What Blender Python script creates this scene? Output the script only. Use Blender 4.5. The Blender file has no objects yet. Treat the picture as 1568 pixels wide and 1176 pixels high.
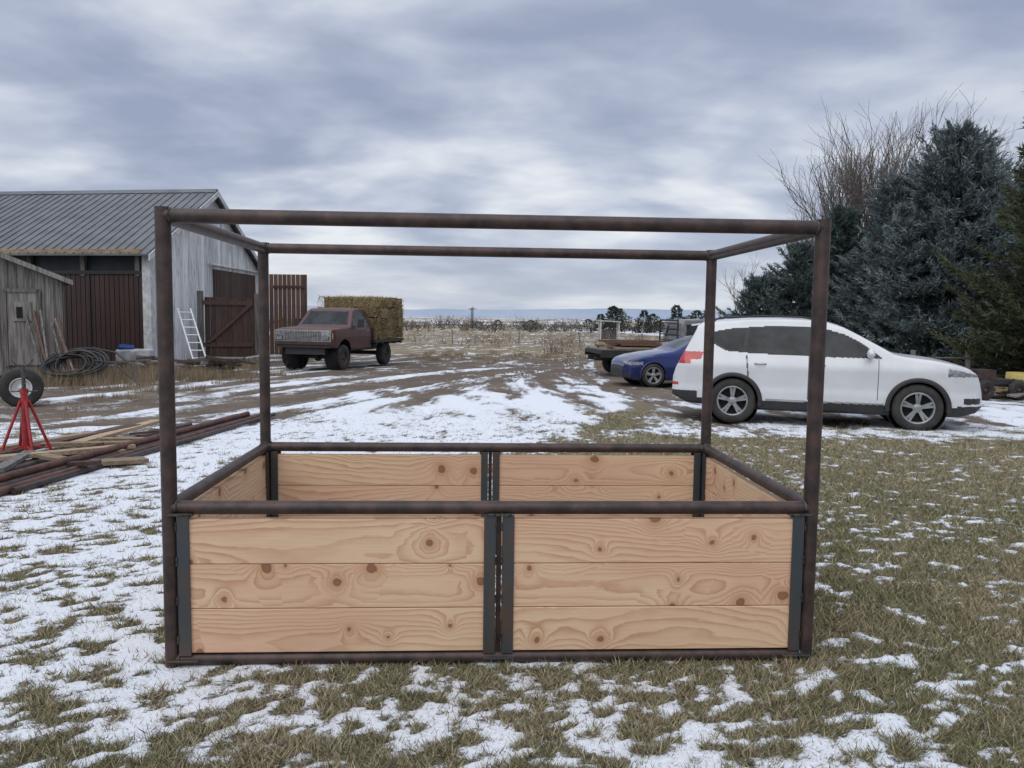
import bpy, math, numpy as np
from mathutils import Vector, Matrix
rad=math.radians
rng=np.random.default_rng(7)
sc=bpy.context.scene
sc.view_settings.view_transform='Standard'
try: sc.view_settings.look='None'
except Exception: pass
sc.view_settings.exposure=0

# ------------------------------------------------------------ helpers
def smooth(a,b,x):
    t=np.clip((np.asarray(x,float)-a)/(b-a),0,1); return t*t*(3-2*t)
def vnoise(x,y,seed=0):
    x=np.asarray(x,float);y=np.asarray(y,float)
    ix=np.floor(x).astype(np.int64);iy=np.floor(y).astype(np.int64)
    fx=x-ix;fy=y-iy;fx=fx*fx*(3-2*fx);fy=fy*fy*(3-2*fy)
    def h(a,b):
        n=(a*374761393+b*668265263+seed*1442695041)&0xffffffff
        n=((n^(n>>13))*1274126177)&0xffffffff
        n=((n^(n>>16))*2246822519)&0xffffffff
        return ((n^(n>>15))&0xffffff)/float(0xffffff)
    return (h(ix,iy)*(1-fx)+h(ix+1,iy)*fx)*(1-fy)+(h(ix,iy+1)*(1-fx)+h(ix+1,iy+1)*fx)*fy
def fbm(x,y,o=4,seed=0,g=.5):
    s=0;a=1;t=0
    for i in range(o):
        s=s+a*vnoise(np.asarray(x)*2**i+i*17.3,np.asarray(y)*2**i-i*9.1,seed+i);t+=a;a*=g
    return s/t
TY=[-30,4.8,8,12.5,24,50,120,400,1500,7000];TZ=[0,0,-.08,-.2,-.28,-.5,-1.2,-2.5,-5,-8]
def tz(x,y):
    x=np.asarray(x,float);y=np.asarray(y,float)
    z=np.interp(y,TY,TZ)
    z=z-.17*smooth(14.5,21,y)*smooth(34,26,y)*smooth(-1,2.5,x)
    z=z+.05*(fbm(x*.25,y*.25,2,5)-.5)*smooth(5,14,y)+.5*(fbm(x*.03,y*.03,3,8)-.5)*smooth(30,80,y)
    return z
def T(x,y): return float(tz(x,y))

def newmat(name):
    m=bpy.data.materials.new(name);m.use_nodes=True
    nt=m.node_tree;b=nt.nodes['Principled BSDF'];return m,nt,b
def mth(nt,op,a,b=None,c=None,clamp=False):
    n=nt.nodes.new('ShaderNodeMath');n.operation=op;n.use_clamp=clamp
    for i,v in enumerate((a,b,c)):
        if v is None: continue
        if isinstance(v,(int,float)): n.inputs[i].default_value=v
        else: nt.links.new(v,n.inputs[i])
    return n.outputs[0]
def mixc(nt,f,a,b,mode='MIX'):
    n=nt.nodes.new('ShaderNodeMix');n.data_type='RGBA';n.blend_type=mode
    for s,v in ((n.inputs[0],f),(n.inputs[6],a),(n.inputs[7],b)):
        if isinstance(v,(int,float)): s.default_value=v
        elif isinstance(v,tuple): s.default_value=(v[0],v[1],v[2],1)
        else: nt.links.new(v,s)
    return n.outputs[2]
def noise(nt,vec,scale,detail=3,rough=.5,dist=0):
    n=nt.nodes.new('ShaderNodeTexNoise');n.inputs['Scale'].default_value=scale
    n.inputs['Detail'].default_value=detail;n.inputs['Roughness'].default_value=rough
    n.inputs['Distortion'].default_value=dist
    if vec is not None: nt.links.new(vec,n.inputs['Vector'])
    return n.outputs['Fac']
def mapr(nt,v,a,b,c=0,d=1,sm=True):
    n=nt.nodes.new('ShaderNodeMapRange')
    if sm:n.interpolation_type='SMOOTHSTEP'
    nt.links.new(v,n.inputs[0])
    for i,k in enumerate((a,b,c,d)): n.inputs[i+1].default_value=k
    return n.outputs[0]
def vmul(nt,v,s,add=None,rot=None):
    n=nt.nodes.new('ShaderNodeMapping');nt.links.new(v,n.inputs[0]);n.inputs['Scale'].default_value=s
    if add: n.inputs['Location'].default_value=add
    if rot: n.inputs['Rotation'].default_value=rot
    return n.outputs[0]
def bump(nt,b,h,strength=.3,dist=.01):
    n=nt.nodes.new('ShaderNodeBump');n.inputs['Strength'].default_value=strength;n.inputs['Distance'].default_value=dist
    nt.links.new(h,n.inputs['Height']);nt.links.new(n.outputs[0],b.inputs['Normal'])
def M(name,col,col2=None,scale=6,rough=.6,metal=0,stretch=(1,1,1),bmp=0,rnd=0,coat=0,sharp=(.35,.65),detail=5,bdist=.01,spec=.5):
    m,nt,b=newmat(name)
    tc=nt.nodes.new('ShaderNodeTexCoord').outputs['Object']
    v=vmul(nt,tc,stretch)
    nf=noise(nt,v,scale,detail,.6)
    col2=col2 or tuple(k*.75 for k in col)
    out=mixc(nt,mapr(nt,nf,*sharp),col,col2)
    if rnd:
        a=nt.nodes.new('ShaderNodeAttribute');a.attribute_name='rnd'
        f=mapr(nt,a.outputs['Fac'],0,1,1-rnd,1+rnd,False)
        cmb=nt.nodes.new('ShaderNodeCombineXYZ')
        for i in range(3): nt.links.new(f,cmb.inputs[i])
        out=mixc(nt,1.0,out,cmb.outputs[0],'MULTIPLY')
    nt.links.new(out,b.inputs['Base Color'])
    b.inputs['Roughness'].default_value=rough;b.inputs['Metallic'].default_value=metal
    b.inputs['Coat Weight'].default_value=coat;b.inputs['Specular IOR Level'].default_value=spec
    if bmp: bump(nt,b,nf,bmp,bdist)
    return m

def mkobj(name,me,parent=None):
    o=bpy.data.objects.new(name,me);sc.collection.objects.link(o)
    if parent: o.parent=parent
    return o
def empty(name,loc=(0,0,0),rz=0):
    e=bpy.data.objects.new(name,None);e.empty_display_size=.2;sc.collection.objects.link(e)
    e.location=loc;e.rotation_euler=(0,0,rz);return e

class MB:
    def __init__(s): s.v=[];s.f=[];s.m=[];s.sm=[];s.r=[];s.mats=[]
    def mi(s,m):
        if m not in s.mats: s.mats.append(m)
        return s.mats.index(m)
    def add(s,vs,fs,mat,sm=False,r=None):
        k=len(s.v);s.v+= [tuple(v) for v in vs]
        s.f+=[tuple(i+k for i in f) for f in fs];i=s.mi(mat)
        s.m+=[i]*len(fs);s.sm+=[sm]*len(fs)
        s.r+=[rng.random() if r is None else r]*len(vs)
    def box(s,c,d,mat,rot=None,r=None):
        vs=[Vector((x*d[0]/2,y*d[1]/2,z*d[2]/2)) for x in(-1,1) for y in(-1,1) for z in(-1,1)]
        if rot: 
            R=Matrix.Rotation(rot[2],3,'Z')@Matrix.Rotation(rot[1],3,'Y')@Matrix.Rotation(rot[0],3,'X')
            vs=[R@v for v in vs]
        s.add([v+Vector(c) for v in vs],[(0,1,3,2),(4,6,7,5),(0,4,5,1),(2,3,7,6),(0,2,6,4),(1,5,7,3)],mat,False,r)
    def hexa(s,p,mat,r=None):
        s.add(p,[(3,2,1,0),(4,5,6,7),(0,1,5,4),(1,2,6,5),(2,3,7,6),(3,0,4,7)],mat,False,r)
    def tube(s,pts,rs,mat,n=12,caps=True,closed=False):
        pts=[Vector(p) for p in pts]
        if not isinstance(rs,(list,tuple)): rs=[rs]*len(pts)
        vs=[];fs=[];N=len(pts);prev=None
        for i,p in enumerate(pts):
            if closed: t=(pts[(i+1)%N]-pts[i-1])
            else: t=(pts[min(i+1,N-1)]-pts[max(i-1,0)])
            t.normalize()
            if prev is None:
                u=t.cross(Vector((0,0,1)))
                if u.length<.1:u=t.cross(Vector((1,0,0)))
            else: u=prev-t*prev.dot(t)
            u.normalize();prev=u;w=t.cross(u)
            for k in range(n):
                a=2*math.pi*k/n;vs.append(p+(u*math.cos(a)+w*math.sin(a))*rs[i])
        for i in range(N if closed else N-1):
            j=(i+1)%N
            for k in range(n): 
                k2=(k+1)%n;fs.append((i*n+k,i*n+k2,j*n+k2,j*n+k))
        s.add(vs,fs,mat,True)
        if caps and not closed:
            s.add(vs[:n],[tuple(range(n))[::-1]],mat);s.add(vs[-n:],[tuple(range(n))],mat)
    def rev(s,prof,c,mat,n=40,side=1,a0=0,a1=2*math.pi):
        vs=[];fs=[];m=len(prof);full=abs(a1-a0-2*math.pi)<1e-6;cnt=n if full else n+1
        for i in range(cnt):
            a=a0+(a1-a0)*i/n
            for r,y in prof: vs.append((c[0]+r*math.cos(a),c[1]+side*y,c[2]+r*math.sin(a)))
        for i in range(n):
            j=(i+1)%cnt
            for k in range(m-1): 
                q=(i*m+k,j*m+k,j*m+k+1,i*m+k+1);fs.append(q if side>0 else q[::-1])
        s.add(vs,fs,mat,True)
    def blob(s,c,d,mat,n=12,m2=8):
        vs=[];fs=[]
        for i in range(m2+1):
            v=math.pi*i/m2
            for j in range(n):
                u=2*math.pi*j/n;vs.append((c[0]+d[0]*math.sin(v)*math.cos(u),c[1]+d[1]*math.cos(v),c[2]+d[2]*math.sin(v)*math.sin(u)))
        for i in range(m2):
            for j in range(n): fs.append((i*n+j,i*n+(j+1)%n,(i+1)*n+(j+1)%n,(i+1)*n+j))
        s.add(vs,fs,mat,True)
    def wall(s,p0,p1,z0,zt,w,th,mat,gap=.008,out=None):
        p0=Vector((p0[0],p0[1],0));p1=Vector((p1[0],p1[1],0));d=p1-p0;L=d.length;d.normalize()
        nrm=Vector((d.y,-d.x,0))*th
        n=max(1,round(L/w));w=L/n
        for i in range(n):
            a=p0+d*(i*w+gap/2);b=p0+d*((i+1)*w-gap/2);j=nrm*(rng.random()*.25)
            za=zt((i*w)/L);zb=zt((i+1)*w/L)
            q=[a+j,b+j,b+j+nrm,a+j+nrm]
            s.hexa([(*k.xy,z0) for k in q]+[(q[0].x,q[0].y,za),(q[1].x,q[1].y,zb),(q[2].x,q[2].y,zb),(q[3].x,q[3].y,za)],mat)
    def done(s,name,parent=None,bevel=0,loc=None,rot=None):
        me=bpy.data.meshes.new(name);me.from_pydata(s.v,[],s.f)
        for m in s.mats: me.materials.append(m)
        me.polygons.foreach_set('material_index',s.m);me.polygons.foreach_set('use_smooth',s.sm)
        a=me.attributes.new('rnd','FLOAT','POINT');a.data.foreach_set('value',s.r)
        me.update();o=mkobj(name,me,parent)
        if bevel:
            b=o.modifiers.new('b','BEVEL');b.width=bevel;b.segments=2;b.limit_method='ANGLE';b.angle_limit=rad(50)
        if loc:o.location=loc
        if rot:o.rotation_euler=rot
        return o

def tricloud(name,base,tip,width,col,mat,parent=None):
    base=np.asarray(base,float);tip=np.asarray(tip,float);N=len(base)
    ax=tip-base;ax/=np.linalg.norm(ax,axis=1,keepdims=True)+1e-9
    r=rng.normal(size=(N,3));pr=np.cross(ax,r);pr/=np.linalg.norm(pr,axis=1,keepdims=True)+1e-9
    w=np.asarray(width).reshape(-1,1)*.5*np.ones((N,1))
    V=np.stack([base-pr*w,base+pr*w,tip],1).reshape(-1,3)
    me=bpy.data.meshes.new(name)
    me.vertices.add(3*N);me.vertices.foreach_set('co',V.ravel())
    me.loops.add(3*N);me.loops.foreach_set('vertex_index',np.arange(3*N,dtype=np.int32))
    me.polygons.add(N);me.polygons.foreach_set('loop_start',np.arange(0,3*N,3,dtype=np.int32))
    try: me.polygons.foreach_set('loop_total',np.full(N,3,dtype=np.int32))
    except Exception: pass
    c=np.ones((N,3,4));c[:,:,:3]=np.asarray(col)[:,None,:]
    a=me.attributes.new('Col','FLOAT_COLOR','POINT');a.data.foreach_set('color',c.ravel())
    me.materials.append(mat);me.update(calc_edges=True);me.validate()
    return mkobj(name,me,parent)

# ------------------------------------------------------------ materials
def colmat(name,rough=.8):
    m,nt,b=newmat(name);a=nt.nodes.new('ShaderNodeAttribute');a.attribute_name='Col'
    nt.links.new(a.outputs['Color'],b.inputs['Base Color']);b.inputs['Roughness'].default_value=rough
    b.inputs['Specular IOR Level'].default_value=.2
    return m
m_leaf=colmat('foliage_blades')
m_pipe=M('rusty_pipe',(.075,.045,.038),(.028,.020,.018),14,.48,.25,bmp=.12,bdist=.002,sharp=(.3,.7))
m_angle=M('mill_scale_steel',(.055,.070,.078),(.105,.068,.048),9,.45,.4,(1,1,.35),bmp=.08,bdist=.001,sharp=(.44,.66))
m_weld=M('weld_bead',(.12,.115,.11),(.03,.025,.02),60,.4,.7)
m_black=M('black_plastic',(.018,.018,.019),(.025,.024,.023),8,.55)
m_rubber=M('tyre_rubber',(.018,.018,.018),(.04,.037,.033),6,.85,bmp=.2)
m_glass=M('dark_car_glass',(.008,.010,.012),(.035,.040,.043),2.2,.05,0,spec=.30)
m_white=M('white_car_paint',(.62,.635,.655),(.58,.59,.61),2,.28,0,coat=.4)
m_seam=M('panel_gap',(.09,.09,.095),None,5,.6)
m_blue=M('blue_car_paint',(.010,.022,.13),(.008,.018,.10),2,.22,.3,coat=.6)
m_alloy=M('alloy_rim',(.36,.37,.38),(.26,.27,.28),8,.35,.7)
m_dark=M('dark_void',(.006,.006,.006),None,5,.9)
m_red=M('tail_lamp_red',(.5,.015,.012),(.35,.01,.01),8,.15,0,coat=1)
m_lamp=M('head_lamp',(.40,.42,.45),(.16,.17,.19),25,.1,.4,coat=.6)
m_chrome=M('bright_metal',(.5,.5,.5),(.35,.35,.35),9,.3,.8)
m_maroon=M('faded_maroon_paint',(.095,.028,.026),(.055,.025,.022),4,.45,0,coat=.1)
m_mdark=M('dark_maroon_paint',(.035,.014,.013),(.06,.03,.025),5,.5)
m_greycab=M('grey_truck_paint',(.16,.16,.165),(.1,.1,.1),4,.35,.2,coat=.3)
m_redjack=M('red_enamel',(.36,.015,.018),(.2,.01,.012),12,.4)
m_hay=M('hay_bale',(.25,.185,.095),(.12,.09,.045),14,.95,bmp=1,rnd=.4,detail=8,bdist=.04)
m_sheet=M('grey_metal_roof',(.13,.14,.155),(.09,.095,.105),1.5,.45,.3,rnd=.08)
m_siding=M('weathered_white_boards',(.66,.67,.68),(.24,.235,.23),4,.8,0,(3,3,.35),bmp=.3,rnd=.24,detail=8,sharp=(.46,.74))
m_oldwood=M('weathered_grey_wood',(.20,.19,.18),(.09,.08,.07),5,.85,0,(4,4,.3),bmp=.5,rnd=.3,detail=8)
m_brown=M('brown_metal_siding',(.052,.024,.020),(.036,.019,.017),2,.5,.1,(1,1,.3),rnd=.15)
m_brownw=M('brown_wood_boards',(.075,.040,.030),(.04,.024,.02),6,.8,0,(4,4,.3),rnd=.3,bmp=.3)
m_cedar=M('cedar_boards',(.15,.08,.052),(.095,.052,.037),6,.8,0,(4,4,.3),rnd=.25,bmp=.3)
m_trim=M('white_trim',(.6,.61,.62),(.4,.4,.39),5,.6)
m_yel=M('yellow_pine_trim',(.35,.25,.12),(.2,.14,.08),4,.8,0,(.5,4,4))
m_bluepanel=M('dark_blue_panel',(.02,.03,.038),(.012,.015,.018),2,.6)
m_lumber=M('used_lumber',(.36,.27,.175),(.22,.155,.10),8,.85,0,(1,6,6),rnd=.3,bmp=.3)
m_bark=M('bark',(.06,.045,.035),(.025,.02,.017),12,.95,bmp=.6)
m_bareb=M('bare_branch',(.19,.165,.145),(.10,.088,.078),8,.9)
m_tarpb=M('blue_tarp',(.01,.04,.22),None,8,.5)
m_tarpw=M('white_sheet_metal',(.5,.52,.54),(.3,.3,.3),5,.5)
m_alu=M('aluminium_ladder',(.72,.74,.76),(.6,.62,.64),5,.5,.1)
m_yellow=M('faded_yellow_plastic',(.4,.32,.08),None,8,.6)
m_rustred=M('red_rust_pipe',(.13,.05,.035),(.05,.025,.02),9,.7)

def wood_mat():
    m,nt,b=newmat('douglas_fir_planks')
    tc=nt.nodes.new('ShaderNodeTexCoord').outputs['Object'];oi=nt.nodes.new('ShaderNodeObjectInfo').outputs['Random']
    sp=nt.nodes.new('ShaderNodeSeparateXYZ');nt.links.new(tc,sp.inputs[0])
    X=mth(nt,'ADD',sp.outputs[0],mth(nt,'MULTIPLY',oi,37.3));Z=mth(nt,'ADD',sp.outputs[2],mth(nt,'MULTIPLY',oi,11.7));Y=sp.outputs[1]
    def comb(a,b_,c):
        n=nt.nodes.new('ShaderNodeCombineXYZ')
        for i,v in enumerate((a,b_,c)):
            if isinstance(v,(int,float)): n.inputs[i].default_value=v
            else: nt.links.new(v,n.inputs[i])
        return n.outputs[0]
    P=comb(X,Y,Z)
    n1=noise(nt,vmul(nt,P,(.7,1,3.4)),1,1,.4)
    n2=noise(nt,vmul(nt,P,(4,1,16)),1,3,.55)
    zc=mth(nt,'SUBTRACT',sp.outputs[2],mth(nt,'MULTIPLY',mth(nt,'SUBTRACT',oi,.5),.12))
    par=mth(nt,'MULTIPLY',mth(nt,'MULTIPLY',zc,zc),mth(nt,'MULTIPLY',mth(nt,'SUBTRACT',oi,.35),1100))
    base=mth(nt,'ADD',mth(nt,'ADD',mth(nt,'MULTIPLY',sp.outputs[2],60),par),mth(nt,'ADD',mth(nt,'MULTIPLY',n1,19),mth(nt,'MULTIPLY',n2,2.4)))
    v=nt.nodes.new('ShaderNodeTexVoronoi');v.voronoi_dimensions='2D';v.inputs['Scale'].default_value=4.8
    wn=noise(nt,P,14,2);
    nt.links.new(comb(mth(nt,'ADD',X,mth(nt,'MULTIPLY',wn,.05)),mth(nt,'ADD',Z,mth(nt,'MULTIPLY',n2,.03)),0),v.inputs['Vector'])
    d=v.outputs['Distance'];cs=nt.nodes.new('ShaderNodeSeparateColor');nt.links.new(v.outputs['Color'],cs.inputs[0])
    g=mth(nt,'GREATER_THAN',cs.outputs[0],.42)
    rr=mth(nt,'MULTIPLY',mth(nt,'ADD',mth(nt,'POWER',cs.outputs[1],1.5),.35),.085)
    e=mth(nt,'EXPONENT',mth(nt,'MULTIPLY',mth(nt,'DIVIDE',d,mth(nt,'MULTIPLY',rr,2.2)),-1))
    sgn=mth(nt,'SUBTRACT',mth(nt,'MULTIPLY',mth(nt,'GREATER_THAN',cs.outputs[2],.5),2),1)
    b1=mth(nt,'MULTIPLY',e,g)
    F=mth(nt,'ADD',base,mth(nt,'MULTIPLY',mth(nt,'MULTIPLY',b1,sgn),11))
    q=mth(nt,'DIVIDE',d,rr)
    core=mth(nt,'MULTIPLY',mapr(nt,q,.85,1.15,1,0),g)
    inner=mth(nt,'MULTIPLY',mapr(nt,q,.5,.85,1,0),g)
    fr_=mth(nt,'FRACT',mth(nt,'MULTIPLY',F,.66))
    s=mth(nt,'POWER',mapr(nt,fr_,0,.88,0,1,False),2.2)
    s=mth(nt,'MULTIPLY',s,mapr(nt,fr_,.88,1,1,0))
    fine=noise(nt,vmul(nt,P,(5,60,260)),1,3,.6)
    big=noise(nt,vmul(nt,P,(1.2,1,4)),1,2)
    fade=mapr(nt,noise(nt,vmul(nt,P,(1.5,1,7)),1,2),.3,.65,.4,.9)
    lt=mixc(nt,mapr(nt,oi,.2,.8),(.67,.455,.30),(.64,.415,.28))
    lt=mixc(nt,mapr(nt,big,.35,.65),lt,(.69,.495,.325))
    dk=mixc(nt,oi,(.45,.245,.135),(.47,.245,.15))
    col=mixc(nt,mth(nt,'MULTIPLY',s,fade),lt,dk)
    col=mixc(nt,mth(nt,'MULTIPLY',mapr(nt,fine,.4,.75),.25),col,(.41,.25,.15))
    col=mixc(nt,mth(nt,'MULTIPLY',mapr(nt,b1,.10,.6),.45),col,(.42,.20,.10))
    col=mixc(nt,mth(nt,'MULTIPLY',core,.8),col,(.15,.068,.036))
    knotring=mth(nt,'FRACT',mth(nt,'MULTIPLY',q,3.2))
    col=mixc(nt,mth(nt,'MULTIPLY',inner,.8),col,mixc(nt,knotring,(.34,.165,.08),(.21,.095,.045)))
    nt.links.new(col,b.inputs['Base Color']);b.inputs['Roughness'].default_value=.7;b.inputs['Specular IOR Level'].default_value=.3
    bump(nt,b,fine,.15,.002)
    return m
m_wood=wood_mat()

# ------------------------------------------------------------ ground
def rutcoord(x,y):
    w=smooth(-2.5,-5,x+ (y-12)*-.3)
    u1=x-.42*(y-12)+.35*np.sin(y*.35);u2=x+.16*(y-12)+.5*np.sin(y*.16)
    return u1,u2,w
def zones(x,y):
    wob=(fbm(x*.35,y*.35,3,31)-.5)
    S=np.full(np.shape(x),.47)
    left=smooth(-.6,-1.9,x+wob*1.5)
    S=S+.20*left*smooth(2.0,3.4,y)+.08*left
    right=smooth(.8,1.6,x+wob*1.2)
    S=S-.15*right*smooth(2.6,4,y)-.08*right
    edge=.55+ (y-9)*.28
    band=smooth(6.0,7.6,y)*smooth(21,16,y)*smooth(edge+.5,edge-.5,x+wob*1.6)
    S=S*(1-band)+.88*band
    gr=smooth(edge-.4,edge+.6,x+wob*1.6)*smooth(6,7.5,y)*smooth(10.9,10.1,y+wob)
    S=S*(1-gr)+.22*gr
    dr=smooth(10.3,11.2,y+wob)*smooth(20,17,y)*smooth(edge,edge+1,x)
    S=S*(1-dr)+.70*dr
    ml=smooth(-2.6,-4.4,x+wob*3-(y-12)*.16)*smooth(9.5,12,y+wob*2)*smooth(34,27,y)
    c=smooth(15,18.5,y+wob*4)*smooth(42,32,y)*smooth(9,5,np.abs(x+1.0+.06*(y-15)))
    un=smooth(11.6,12.4,y)*smooth(22,17,y)*smooth(2,3.2,x)*.7
    Z=np.clip(np.maximum(ml,c),0,1)
    S=S*(1-Z)+.43*Z-.08*un
    mud=np.maximum(np.maximum(ml,c*.95),un)
    u1,u2,w=rutcoord(x,y)
    r1=np.exp(-((np.mod(u1+wob*.9,1.7)-.85)/.27)**2);r2=np.exp(-((np.mod(u2+wob*1.0,1.6)-.8)/.19)**2)
    rut=r1*w+r2*(1-w)
    zone=smooth(9.0,11.5,y)*smooth(40,30,y)
    S=S-rut*zone*.52*np.clip(Z+un+.32,0,1)
    mud=np.clip(mud+rut*zone*.8*smooth(.1,.6,band+dr+Z),0,1)
    far=smooth(26,34,y)
    fs=.25+.5*smooth(.5,.62,fbm(x*.03+5,y*.012,3,77))
    S=S*(1-far)+far*fs
    mud=mud*(1-smooth(34,42,y))
    G=.34+.3*right*smooth(9,5,y)+.25*(fbm(x*.5,y*.5,2,55)-.5)*2
    G=G*(1-smooth(11,20,y)*.8)
    return np.clip(S,0,1),np.clip(mud,0,1),np.clip(G,0,1)
def snowpot(x,y):
    S,mud,G=zones(x,y)
    a=.6;xr=x*math.cos(a)+y*math.sin(a);yr=-x*math.sin(a)+y*math.cos(a)
    n=.16*fbm(xr*1.6,yr*2.4,2,11,.6)+.40*fbm(xr*7.5,yr*11,2,12,.6)+.44*fbm(xr*17,yr*25,2,13,.6)
    q=np.clip((n-.5)*2.9+.5,-.1,1.1)
    u1,u2,w=rutcoord(x,y);u=u1*w+u2*(1-w)
    n2=.6*fbm(u*1.8,y*.26,4,14,.6)+.4*fbm(x*2.5,y*1.4,3,15,.6);q2=np.clip((n2-.5)*3.2+.5,-.1,1.1)
    k=smooth(8,15,y);q=q*(1-k*.75)+q2*k*.75
    return S-q+.5,mud,G,S
def axis(step,inner0,inner1,lo,hi,g):
    c=list(np.arange(inner0,inner1+1e-9,step));s=step;v=c[-1];o=[]
    while v<hi: s*=g;v+=s;o.append(v)
    s=step;v=c[0];p=[]
    while v>lo: s*=g;v-=s;p.append(v)
    return np.array(p[::-1]+c+o)
gx=axis(.022,-3.2,3.2,-6500,6500,1.036);gy=axis(.020,1.8,5.0,-40,6800,1.022)
GX,GY=np.meshgrid(gx,gy)
fx,fy=GX.ravel(),GY.ravel()
pot,mud,G,S=snowpot(fx,fy)
u1,u2,w_=rutcoord(fx,fy)
rutd=(np.exp(-((np.mod(u1,1.7)-.85)/.22)**2)*w_+np.exp(-((np.mod(u2,1.6)-.8)/.16)**2)*(1-w_))*smooth(9.5,12,fy)*smooth(45,35,fy)
gz=tz(fx,fy)+(.008*smooth(.42,.62,pot)+.014*(fbm(fx*5,fy*5,3,21)-.5))*smooth(40,15,fy)-.03*mud*(vnoise(fx*3,fy*1.5,3)-.3)*smooth(50,30,fy)-.03*rutd*mud
me=bpy.data.meshes.new('ground');nv=len(fx);nx,ny=len(gx),len(gy)
me.vertices.add(nv);me.vertices.foreach_set('co',np.stack([fx,fy,gz],1).ravel())
ii,jj=np.meshgrid(np.arange(nx-1),np.arange(ny-1));q0=(jj*nx+ii).ravel()
Q=np.stack([q0,q0+1,q0+nx+1,q0+nx],1).astype(np.int32);nf=len(Q)
me.loops.add(4*nf);me.loops.foreach_set('vertex_index',Q.ravel())
me.polygons.add(nf);me.polygons.foreach_set('loop_start',np.arange(0,4*nf,4,dtype=np.int32))
try: me.polygons.foreach_set('loop_total',np.full(nf,4,dtype=np.int32))
except Exception: pass
me.polygons.foreach_set('use_smooth',np.ones(nf,dtype=bool))
ca=me.attributes.new('zone','FLOAT_COLOR','POINT')
far=smooth(28,45,fy)
ca.data.foreach_set('color',np.stack([pot,mud,G,far],1).ravel())
me.update(calc_edges=True)
def ground_mat():
    m,nt,b=newmat('snowy_grass_ground')
    a=nt.nodes.new('ShaderNodeAttribute');a.attribute_name='zone'
    cs=nt.nodes.new('ShaderNodeSeparateColor');nt.links.new(a.outputs['Color'],cs.inputs[0])
    P=nt.nodes.new('ShaderNodeNewGeometry').outputs['Position']
    nf=noise(nt,vmul(nt,P,(1,1.3,1),None,(0,0,.6)),48,5,.7);nm=noise(nt,P,13,5,.65);nl=noise(nt,vmul(nt,P,(.5,1,1)),1.1,5,.6);nxl=noise(nt,vmul(nt,P,(.35,1,1)),.07,5,.6)
    s=mth(nt,'ADD',cs.outputs[0],mth(nt,'ADD',mth(nt,'MULTIPLY',mth(nt,'SUBTRACT',nf,.5),1.25),mth(nt,'MULTIPLY',mth(nt,'SUBTRACT',nm,.5),.9)))
    s=mth(nt,'ADD',s,mth(nt,'MULTIPLY',mth(nt,'SUBTRACT',nl,.5),.3))
    sm=mapr(nt,s,.40,.64)
    tan=mixc(nt,mapr(nt,nm,.3,.7),(.29,.24,.155),(.18,.15,.10))
    grn=mixc(nt,mapr(nt,nf,.3,.7),(.11,.118,.055),(.15,.152,.075))
    gf=mth(nt,'ADD',cs.outputs[2],mth(nt,'MULTIPLY',mth(nt,'SUBTRACT',nl,.5),1.4),clamp=True)
    gr=mixc(nt,gf,tan,grn)
    gr=mixc(nt,mapr(nt,nf,.40,.58,.7,0),gr,(.065,.052,.038))
    field=mixc(nt,mapr(nt,nxl,.35,.65),(.27,.215,.13),(.16,.13,.09))
    field=mixc(nt,mapr(nt,nl,.35,.7),field,(.20,.155,.10))
    gr=mixc(nt,a.outputs['Alpha'],gr,field)
    md=mixc(nt,mapr(nt,nm,.3,.7),(.080,.060,.047),(.165,.135,.105))
    md=mixc(nt,mapr(nt,nf,.35,.65,0,.7),md,(.11,.085,.068))
    md=mixc(nt,mapr(nt,nl,.45,.65,0,.7),md,(.19,.15,.11))
    gr=mixc(nt,mapr(nt,mth(nt,'ADD',cs.outputs[1],mth(nt,'MULTIPLY',mth(nt,'SUBTRACT',nm,.5),.9)),.3,.65),gr,md)
    sn=mixc(nt,mapr(nt,nf,.3,.7),(.80,.825,.87),(.64,.675,.73))
    col=mixc(nt,sm,gr,sn)
    nt.links.new(col,b.inputs['Base Color'])
    nt.links.new(mapr(nt,sm,0,1,.95,.6),b.inputs['Roughness']);b.inputs['Specular IOR Level'].default_value=.2
    h=mth(nt,'ADD',mth(nt,'MULTIPLY',nf,.8),mth(nt,'ADD',mth(nt,'MULTIPLY',sm,.6),mth(nt,'MULTIPLY',nm,.9)))
    bump(nt,b,h,.7,.018)
    return m
me.materials.append(ground_mat());ground=mkobj('ground',me)

# grass blades on lawn
N=660000
y=np.exp(rng.uniform(np.log(1.9),np.log(14),N));x=rng.uniform(-.80,.80,N)*y
pot,mud,G,S=snowpot(x,y)
det=fbm(x*30,y*30,2,91)-.5
p=pot+det*.8
keep=((p<.44)|((p<.60)&(rng.random(N)<.35))|((p<.85)&(rng.random(N)<.12))|(rng.random(N)<.05))&(rng.random(N)>mud*1.2)
x,y,p,G=x[keep],y[keep],p[keep],G[keep];N=len(x)
tuft=vnoise(x*14,y*14,66)
L=rng.uniform(.018,.055,N)*(.5+.8*tuft);ph=rng.uniform(0,2*np.pi,N);lean=rng.uniform(.5,1.45,N)
L*=np.where(p>.5,.7,1)
b0=np.stack([x,y,tz(x,y)-.001],1)
t0=b0+np.stack([np.cos(ph)*np.sin(lean)*L,np.sin(ph)*np.sin(lean)*L,np.cos(lean)*L+.008],1)
g=np.clip(G*.9-.02+.6*(vnoise(x*2.5,y*2.5,44)-.5)+rng.normal(0,.22,N),0,1)[:,None]
c=np.array([.39,.325,.21])*(1-g)+np.array([.14,.165,.072])*g
dead=(rng.random(N)<.20)[:,None];c=np.where(dead,np.array([.48,.42,.29]),c)
dk=(rng.random(N)<.22)[:,None];c=np.where(dk,np.array([.14,.11,.072]),c)
c=c*rng.uniform(.7,1.2,(N,1))
tricloud('lawn_grass',b0,t0,rng.uniform(.0025,.0042,N)*(1+y*.13),c,m_leaf)

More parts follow.
